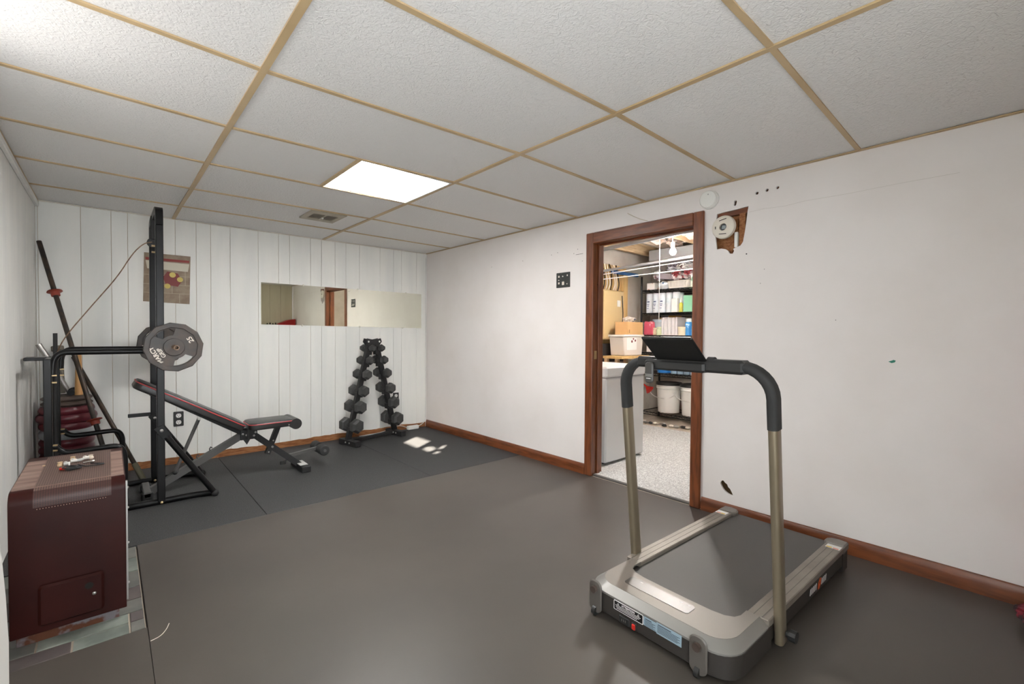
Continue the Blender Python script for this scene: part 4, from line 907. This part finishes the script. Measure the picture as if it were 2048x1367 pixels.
# wiring bundle near the joists
wm = M('cable_grey', (96, 94, 92), .5)
for i in range(9):
    y0 = 2.1+.06*i; pts = [(3.45+.03*i, 1.8+random.uniform(0, .3), 2.11), (3.6+random.uniform(0, .3), y0, 2.07+random.uniform(-.03, .03)), (3.75+random.uniform(0, .3), y0+.2, 2.08), (3.9+random.uniform(0, .2), y0+.45, 2.11)]
    tag(MB().tube(smoothpath(pts), .005, 6).build('ceiling_cable', wm if i % 2 else cream_p), 'loose cable looped under the storage room joists', 'cable', 'cables under the joists')
# chest freezer
cf = thing('chest_freezer', 'white chest freezer just inside the storage room doorway', 'freezer', (3.39, 2.6, .012))
MB().bb(3.10, 3.675, 2.30, 3.0, .03, .745, bev=.012).build('body', freezer_m, cf)
MB().bb(3.093, 3.682, 2.292, 3.008, .752, .842, bev=.014).build('lid', freezer_m, cf)
MB().bb(3.105, 3.67, 2.305, 2.995, .743, .755).build('gasket', M('gasket', (150, 150, 150), .7), cf)
for x in (3.16, 3.61):
    for y in (2.36, 2.93): MB().cyl((x, y, .012), (x, y, .035), .02, n=10).build('foot', black_p, cf)
# electric panel on plywood
eb = thing('plywood_board', 'tan plywood backing board behind the electric panel', 'board', (4.75, Y2, 1.0))
MB().bb(4.45, 5.09, Y2-.022, Y2-.001, .80, 1.99).build('sheet', plywood, eb)
MB().bb(4.98, 5.08, Y2-.06, Y2-.022, .80, 1.93, bev=.002).build('stud', plywood, eb)
ep = thing('electric_panel', 'beige metal breaker panel on the plywood in the storage room', 'electric panel', (4.72, Y2-.06, 1.05))
MB().bb(4.50, 4.935, Y2-.10, Y2-.024, 1.05, 1.66, bev=.004).build('cabinet', M('panel_beige', (200, 172, 122), .5), ep)
MB().bb(4.515, 4.92, Y2-.108, Y2-.10, 1.065, 1.645, bev=.003).build('cover', M('panel_cover', (206, 180, 132), .5), ep)
MB().bb(4.78, 4.85, Y2-.110, Y2-.108, 1.46, 1.54).build('sticker', white_p, ep)
for i in range(7):
    x = 4.55+i*.05
    tag(MB().tube(smoothpath([(x, Y2-.06, 1.66), (x+random.uniform(-.016, .016), Y2-.09, 1.74), (x+random.uniform(-.016, .016), Y2-.07, 1.86), (x+random.uniform(-.01, .01), Y2-.04, 1.99)]), .007, 6).build('panel_cable', cream_p if i % 3 else black_m), ['leftmost', 'second from left', 'third from left', 'middle', 'third from right', 'second from right', 'rightmost'][i] + ' cable rising from the top of the breaker panel', 'cable', 'cables above the breaker panel')
tag(MB().tube(smoothpath([(4.87, Y2-.118, 1.60), (4.90, Y2-.118, 1.35), (4.87, Y2-.118, 1.2), (4.93, Y2-.118, 1.1)]), .005, 6).build('hanging_wire', black_m), 'thin dark wire hanging in front of breaker panel', 'wire')
dk = thing('dark_cabinet', 'dark open cubby below the breaker panel', 'cabinet', (4.65, Y2-.1, .0))
MB().bb(4.40, 4.93, Y2-.14, Y2-.064, .78, 1.0).build('cubby', M('cubby_dark', (44, 40, 38), .7), dk)
MB().bb(4.40, 4.93, Y2-.15, Y2-.064, .012, .78).build('base', M('cubby_base', (150, 142, 132), .7), dk)
# bench with bin and box
tb = thing('wooden_bench', 'wooden bench under the storage bin in the storage room', 'bench', (4.67, 3.18, 0))
MB().bb(4.38, 4.96, 3.04, 3.30, .83, .86).build('top', plywood, tb)
for x in (4.41, 4.80):
    for y in (3.12, 3.27): MB().bb(x-.02, x+.02, y-.02, y+.02, .012, .83).build('leg', lumber, tb)
bi = thing('storage_bin', 'translucent white storage bin with paper label on the wooden bench', 'bin', (4.67, 3.18, .86))
MB().prism([(4.50, .861), (4.86, .861), (4.88, 1.085), (4.47, 1.085)], .2, frame((0, 3.28, 0), (1, 0, 0), (0, 0, 1)), bev=.008).build('tub', M('milky_plastic', (216, 206, 196), .35), bi)
MB().bb(4.455, 4.895, 3.07, 3.29, 1.085, 1.11, bev=.006).build('lid', M('bin_lid', (232, 226, 220), .4), bi)
lb_ = MB().bb(4.54, 4.74, 3.077, 3.08, .93, 1.07).build('label', white_p, bi)
for x, z, r in ((4.64, 1.03, .016), (4.71, 1.04, .014), (4.67, 1.06, .012)): MB().cyl((x, 3.0762, z), (x, 3.0772, z), r, n=10).build('picture_spot', M('maroon_spot', (120, 40, 40), .6), lb_)
cbx = thing('cardboard_box', 'brown cardboard box standing on the storage bin lid', 'box', (4.73, 3.18, 1.11))
MB().bb(4.57, 4.89, 3.09, 3.27, 1.111, 1.262, bev=.002).build('carton', cardboard, cbx)
MB().bb(4.60, 4.61, 3.088, 3.09, 1.13, 1.17).build('print', M('brown_print', (150, 108, 64), .8), cbx)
tag(MB().blob((4.74, 3.18, 1.295), .08, (1.2, .8, .4), .5, 4, 3, 5).build('crumpled_bag', M('pale_bag', (214, 206, 198), .6, col2=(90, 100, 140), vs=6, vmix=(.6, .66)), origin=(4.74, 3.18, 1.27)), 'crumpled pale bag lying on top of the cardboard box', 'bag')
# wire shelving
sx0, sx1, sy0, sy1 = 5.2, 5.66, 2.12, 3.31
shl = [.115, .62, .88, 1.10, 1.385, 1.68]
sh = thing('wire_shelf', 'black wire shelving unit against the storage room wall', 'shelf', (5.43, 2.7, 0))
for x in (sx0, sx1):
    for y in (sy0, sy1): MB().cyl((x, y, 0), (x, y, 1.86), .0125, n=12).build('post', black, sh)
for z in shl:
    g = MB()
    for x in (sx0, sx1): g.cyl((x, sy0, z), (x, sy1, z), .005, n=6).cyl((x, sy0, z-.03), (x, sy1, z-.03), .005, n=6)
    for y in (sy0, sy1): g.cyl((sx0, y, z), (sx1, y, z), .005, n=6)
    g.build('shelf_rim', black, sh)
    g = MB()
    for i in range(24):
        y = sy0+(sy1-sy0)*(i+.5)/24; g.cyl((sx0, y, z), (sx1, y, z), .0025, n=5)
    for i in range(36):
        y = sy0+(sy1-sy0)*i/36; y1_ = sy0+(sy1-sy0)*(i+1)/36; a, b = (z, z-.03) if i % 2 else (z-.03, z); g.cyl((sx0, y, a), (sx0, y1_, b), .0025, n=5)
    g.build('shelf_wire', black, sh)['kind'] = 'stuff'
def item(name, label, cat, mb, mt, org, grp=None): return tag(mb.build(name, mt, origin=org), label, cat, grp)
zt0 = shl[0]+.006; z62 = shl[1]+.006; z88 = shl[2]+.006; z110 = shl[3]+.006; z138 = shl[4]+.006; z168 = shl[5]+.006
# buckets
def bucket(x, y, z, label, lid=black_p, h_=.36, r_=.15):
    t = thing('bucket', label, 'bucket', (x, y, z), group='white buckets on the bottom shelf')
    MB().lathe([(0, 0), (r_*.87, 0), (r_*.98, h_-.06), (r_*1.03, h_-.055), (r_*1.03, h_-.04), (r_, h_-.038), (r_*1.04, h_-.015), (r_*1.04, h_), (r_*.9, h_)], Matrix.Translation((x, y, z)), 32).build('pail', white_p, t)
    MB().lathe([(0, h_+.012), (r_*.8, h_+.012), (r_*.82, h_+.02), (r_*1.06, h_+.02), (r_*1.06, h_-.012), (0, h_-.008)], Matrix.Translation((x, y, z)), 32).build('lid', lid, t)
    pts = [(x-r_*1.05*math.cos(a)*.35-r_*.95, y+r_*1.02*math.cos(a), z+h_*.78-.10*math.sin(a)) for a in [PI*i/10 for i in range(11)]]
    MB().tube(pts, .005, 6).build('handle', white_p, t)
    return t
bucket(5.40, 3.02, zt0, 'white bucket with black lid under the lowest wire shelf, nearest the freezer')
bucket(5.40, 2.69, zt0, 'white bucket with black lid beside the door edge on bottom shelf')
bucket(5.40, 2.345, zt0, 'white bucket partly hidden by the door casing on bottom shelf')
item('funnel', 'red plastic funnel hung in front of the white bucket', 'funnel', MB().lathe([(.008, 0), (.012, .05), (.055, .11), (.058, .115), (.054, .113), (.01, .05)], frame((5.155, 3.235, .475), (1, 0, 0), (0, -.6, .8)), 20), redplastic, (5.15, 3.24, .47))
for i in range(12):
    x, y = 5.06+random.uniform(-.05, .05), 3.25-i*.065
    item('floor_scrap', 'small scrap of litter on the concrete by the shelf', 'scrap', MB().blob((x, y, .018), .024, (1, 1.3, .6), .5, 3, 2, i), (black_m, cream_p, M('scrap_grey', (150, 146, 140), .7))[i % 3], (x, y, 0), 'scraps on the concrete floor')
item('coiled_rope', 'coiled grey rope on the floor left of the buckets', 'rope', MB().tube([(5.08+.07*math.cos(i*.5), 3.38+.07*math.sin(i*.5), .012+.0012*i) for i in range(48)], .008, 6), M('rope_grey', (120, 114, 104), .8), (5.08, 3.38, 0))
# .62 shelf
item('tub', 'blue and white tub on the low wire shelf', 'tub', MB().lathe([(0, 0), (.085, 0), (.095, .17), (.0, .172)], Matrix.Translation((5.33, 3.05, z62)), 24), M('blue_tub', (34, 110, 176), .4, col2=(196, 220, 236), vs=9, vmix=(.58, .64)), (5.33, 3.05, z62))
for i in range(4):
    y = 2.90-i*.085
    item('water_bottle', 'clear blue water bottle on the low shelf, ' + ['nearest the blue tub', 'second from the blue tub', 'third from the blue tub', 'farthest from the blue tub'][i], 'bottle', MB().lathe([(0, 0), (.036, 0), (.036, .13), (.014, .18), (.014, .2), (0, .2)], Matrix.Translation((5.30, y, z62)), 16), M('blue_clear', (140, 164, 184), .2), (5.3, y, z62), 'water bottles on the low shelf')
item('carton', 'white carton on the shelf behind the treadmill tray', 'carton', MB().bb(5.25, 5.45, 3.06, 3.26, z88, z88+.17, bev=.003), M('carton_white', (226, 214, 206), .6), (5.35, 3.16, z88))
item('tissue_box', 'pink and white box on the shelf behind the treadmill tray', 'box', MB().bb(5.25, 5.45, 2.7, 3.0, z88, z88+.12, bev=.003), M('pale_pink', (216, 190, 186), .6), (5.35, 2.85, z88))
# 1.10 shelf
item('pink_pouch', 'pink plastic pouch at the left end of the middle shelf', 'pouch', MB().prism([(0, 0), (.15, 0), (.14, .17), (.10, .185), (.07, .16), (.04, .185), (.01, .17)], .06, frame((5.27, 3.29, z110), (0, -1, 0), (0, 0, 1)), bev=.012), M('pink_plastic', (214, 92, 112), .35, col2=(240, 190, 196), vs=12, vmix=(.6, .66)), (5.27, 3.21, z110))
jr = thing('storage_jar', 'clear container with pale blue lid behind the pink pouch', 'jar', (5.42, 3.18, z110))
MB().lathe([(0, 0), (.09, 0), (.095, .15), (.09, .17), (0, .17)], Matrix.Translation((5.43, 3.17, z110)), 24).build('body', M('cloudy', (176, 184, 190), .3), jr)
MB().lathe([(0, .17), (.102, .17), (.102, .205), (0, .21)], Matrix.Translation((5.43, 3.17, z110)), 24).build('lid', M('pale_blue', (190, 206, 218), .4), jr)
item('orange_bag', 'orange snack bag behind the white stack on the middle shelf', 'bag', MB().prism([(0, 0), (.2, 0), (.19, .25), (.01, .26)], .06, frame((5.56, 3.12, z110), (0, -1, 0), (0, 0, 1)), bev=.015), M('orange_film', (226, 160, 50), .35, col2=(236, 214, 160), vs=7, vmix=(.55, .6)), (5.56, 3.02, z110))
item('yellow_bag', 'yellow bag behind the lidded container on the shelf', 'bag', MB().prism([(0, 0), (.2, 0), (.19, .235), (.01, .24)], .05, frame((5.63, 3.29, z110), (0, -1, 0), (0, 0, 1)), bev=.012), M('yellow_film', (232, 200, 130), .5), (5.63, 3.2, z110))
for i in range(8):
    y = 3.035-i*.026
    item('white_board', ['leftmost', 'second from left', 'third from left', 'fourth from left', 'fourth from right', 'third from right', 'second from right', 'rightmost'][i] + ' white panel in the upright stack on the middle shelf', 'panel', MB().bb(5.24+.02*(i % 2), 5.46, y-.011, y+.011, z110, z110+.225+.006*math.sin(i), bev=.003), M('white_card', (226, 222, 222), .5), (5.35, y, z110), 'upright white panels on the middle shelf')
item('spice_jar', 'small pale green jar in front of the white panels', 'jar', MB().lathe([(0, 0), (.032, 0), (.032, .07), (.026, .08), (.03, .085), (.03, .105), (0, .105)], Matrix.Translation((5.24, 3.075, z110)), 18), M('pale_green', (204, 214, 176), .4), (5.24, 3.075, z110))
item('small_jar', 'small cream jar beside the pink pouch', 'jar', MB().lathe([(0, 0), (.025, 0), (.025, .06), (.02, .07), (.024, .075), (.024, .095), (0, .095)], Matrix.Translation((5.24, 3.135, z110)), 18), M('cream_jar', (214, 196, 168), .4), (5.24, 3.135, z110))
item('cream_tub', 'cream coloured tub right of the white panels', 'tub', MB().lathe([(0, 0), (.05, 0), (.055, .09), (.058, .092), (.058, .105), (0, .108)], Matrix.Translation((5.28, 2.78, z110)), 22), M('ivory', (226, 212, 184), .45), (5.28, 2.815, z110))
cn = thing('spray_can', 'blue spray can with white cap on the middle shelf', 'can', (5.29, 2.71, z110))
MB().lathe([(0, 0), (.04, 0), (.041, .15), (.034, .165), (0, .166)], Matrix.Translation((5.29, 2.71, z110)), 20).build('body', M('can_blue', (56, 134, 196), .35, col2=(180, 214, 236), vs=16, vmix=(.58, .64)), cn)
MB().lathe([(0, .166), (.034, .166), (.032, .205), (0, .207)], Matrix.Translation((5.29, 2.71, z110)), 20).build('cap', white_p, cn)
item('spray_bottle', 'tall pale blue bottle behind the blue spray can', 'bottle', MB().lathe([(0, 0), (.045, 0), (.045, .17), (.02, .2), (.03, .205), (.03, .25), (0, .25)], Matrix.Translation((5.45, 2.68, z110)), 18), M('pale_blue2', (170, 200, 222), .35), (5.45, 2.68, z110))
item('white_bottle', 'white bottle half hidden by the door casing on the shelf', 'bottle', MB().lathe([(0, 0), (.035, 0), (.035, .11), (.015, .13), (.015, .15), (0, .15)], Matrix.Translation((5.27, 2.62, z110)), 18), white_p, (5.27, 2.62, z110))
# 1.385 shelf: paper packs
pk = M('pack_film', (226, 232, 238), .3, col2=(198, 216, 228), vs=6, vmix=(.5, .62))
for i in range(5):
    y = 3.26-i*.093
    t = thing('paper_roll_pack', ['pale blue paper towel pack at the left end of upper shelf', 'paper towel pack with dark printing on the upper shelf', 'paper towel pack third from the left post on upper shelf', 'paper towel pack fourth from the left post on upper shelf', 'paper towel pack next to the white bottle on upper shelf'][i], 'paper towels', (5.32, y, z138), group='paper towel packs on the upper shelf')
    MB().lathe([(0, 0), (.042, 0), (.046, .01), (.046, .245), (.042, .255), (0, .256)], Matrix.Translation((5.32, y, z138)), 20).lathe([(0, 0), (.042, 0), (.046, .01), (.046, .245), (.042, .255), (0, .256)], Matrix.Translation((5.41, y, z138)), 20).build('wrap', pk, t)
    if i < 3:
        g = MB()
        for k, (a, b) in enumerate(((.14, .155), (.11, .118), (.09, .098), (.06, .066))): g.bb(5.272, 5.275, y-.02+.004*k, y+.012+.006*(k % 2), z138+a, z138+b)
        g.build('printing', M('navy_print', (90, 104, 140), .6), t)
item('white_box', 'white carton with thin strokes next to the yellow bottle', 'box', MB().bb(5.215, 5.27, 2.82, 2.90, z138, z138+.17, bev=.004), M('white_carton2', (232, 230, 228), .5), (5.27, 2.86, z138))
yb = thing('lotion_bottle', 'yellow green bottle with white pump top on upper shelf', 'bottle', (5.25, 2.79, z138))
MB().lathe([(0, 0), (.022, 0), (.023, .10), (.012, .118), (0, .119)], Matrix.Translation((5.25, 2.79, z138)), 18).build('body', M('lime', (208, 204, 72), .3), yb)
MB().lathe([(0, .119), (.013, .119), (.013, .15), (.006, .155), (.006, .18), (0, .18)], Matrix.Translation((5.25, 2.79, z138)), 14).build('pump', white_p, yb)
item('green_box', 'mint green box at the right of the upper shelf', 'box', MB().bb(5.24, 5.45, 2.56, 2.755, z138, z138+.20, bev=.003), M('mint', (136, 194, 160), .45, col2=(206, 232, 216), vs=7, vmix=(.62, .68)), (5.34, 2.66, z138))
# top shelf
bk = thing('laundry_basket', 'white slotted basket full of red cloth on the top shelf', 'basket', (5.36, 2.84, z168))
MB().prism([(0, 0), (.24, 0), (.27, .10), (-.03, .10)], .2, frame((5.44, 2.95, z168), (0, -1, 0), (0, 0, 1)), bev=.01).build('tub', M('basket_white', (222, 216, 208), .5), bk)
for i in range(11): MB().bb(5.237, 5.241, 2.93-i*.02-.003, 2.93-i*.02+.003, z168+.02, z168+.085).build('slot', M('basket_slot', (176, 168, 160), .6), bk)
def cloth(x, y, z, r_, sc, mt, lb, sd_): item('cloth_bag', lb, 'bag', MB().blob((x, y, z), r_, sc, .45, 3, 4, sd_), mt, (x, y, z), 'bundles on the top shelf')
redc = M('red_white_cloth', (196, 88, 96), .6, col2=(232, 222, 222), vs=9, vmix=(.48, .56), bump=.5, bs=20, bdist=.02)
plum = M('plum_plastic', (176, 164, 178), .35, col2=(226, 224, 230), vs=8, vmix=(.45, .6), bump=.6, bs=18, bdist=.02)
mixc = M('mixed_bag', (226, 222, 220), .35, col2=(150, 110, 112), vs=14, vmix=(.55, .62), bump=.6, bs=24, bdist=.02)
cloth(5.36, 2.905, z168+.17, .078, (1, .8, .75), redc, 'bundle of red and white cloth at the left in the basket', 1)
cloth(5.36, 2.755, z168+.17, .078, (1, .8, .75), redc, 'bundle of red and white cloth at the right in the basket', 2)
cloth(5.38, 2.80, z168+.285, .085, (1, 1.2, .6), mixc, 'white plastic bag on top of the red cloth', 3)
cloth(5.46, 2.99, z168+.285, .085, (1, 1.05, .8), plum, 'grey plum plastic bag at the back of the top shelf', 4)
cloth(5.40, 3.17, z168+.20, .075, (1, 1.0, .9), mixc, 'clear bag of small mixed items at the left of top shelf', 5)
cloth(5.46, 3.25, z168+.06, .055, (1, 1.0, .8), mixc, 'small crumpled bag beside the shelf post', 6)
item('white_box', 'white printed box low at the left of the top shelf', 'box', MB().bb(5.24, 5.36, 3.15, 3.26, z168, z168+.09, bev=.002), M('printed_box', (226, 220, 216), .5, col2=(200, 150, 130), vs=14, vmix=(.6, .64)), (5.3, 3.2, z168))
item('blue_bag', 'white bag with blue spots left of the basket', 'bag', MB().blob((5.27, 3.03, z168+.052), .065, (1, 1, .78), .2, 3, 3, 8), M('blue_spots', (224, 230, 236), .4, col2=(50, 110, 170), vs=16, vmix=(.58, .62)), (5.27, 3.03, z168))
item('white_carton', 'pale lilac box lying above the blue spotted bag', 'box', MB().box((5.36, 3.03, z168+.165), (.2, .16, .07), rot=Matrix.Rotation(R(8), 4, 'X'), bev=.002), M('lilac', (216, 208, 220), .5), (5.36, 3.03, z168+.12))
item('green_carton', 'green and white carton at the right of the top shelf', 'box', MB().bb(5.26, 5.40, 2.575, 2.675, z168, z168+.15, bev=.002), M('green_white', (220, 226, 218), .5, col2=(130, 178, 146), vs=9, vmix=(.5, .54)), (5.3, 2.65, z168))
item('dark_case', 'dark grey case at the back right of the top shelf', 'case', MB().bb(5.5, 5.62, 2.55, 2.9, z168, z168+.30, bev=.01), M('slate_case', (110, 116, 124), .5), (5.56, 2.7, z168))
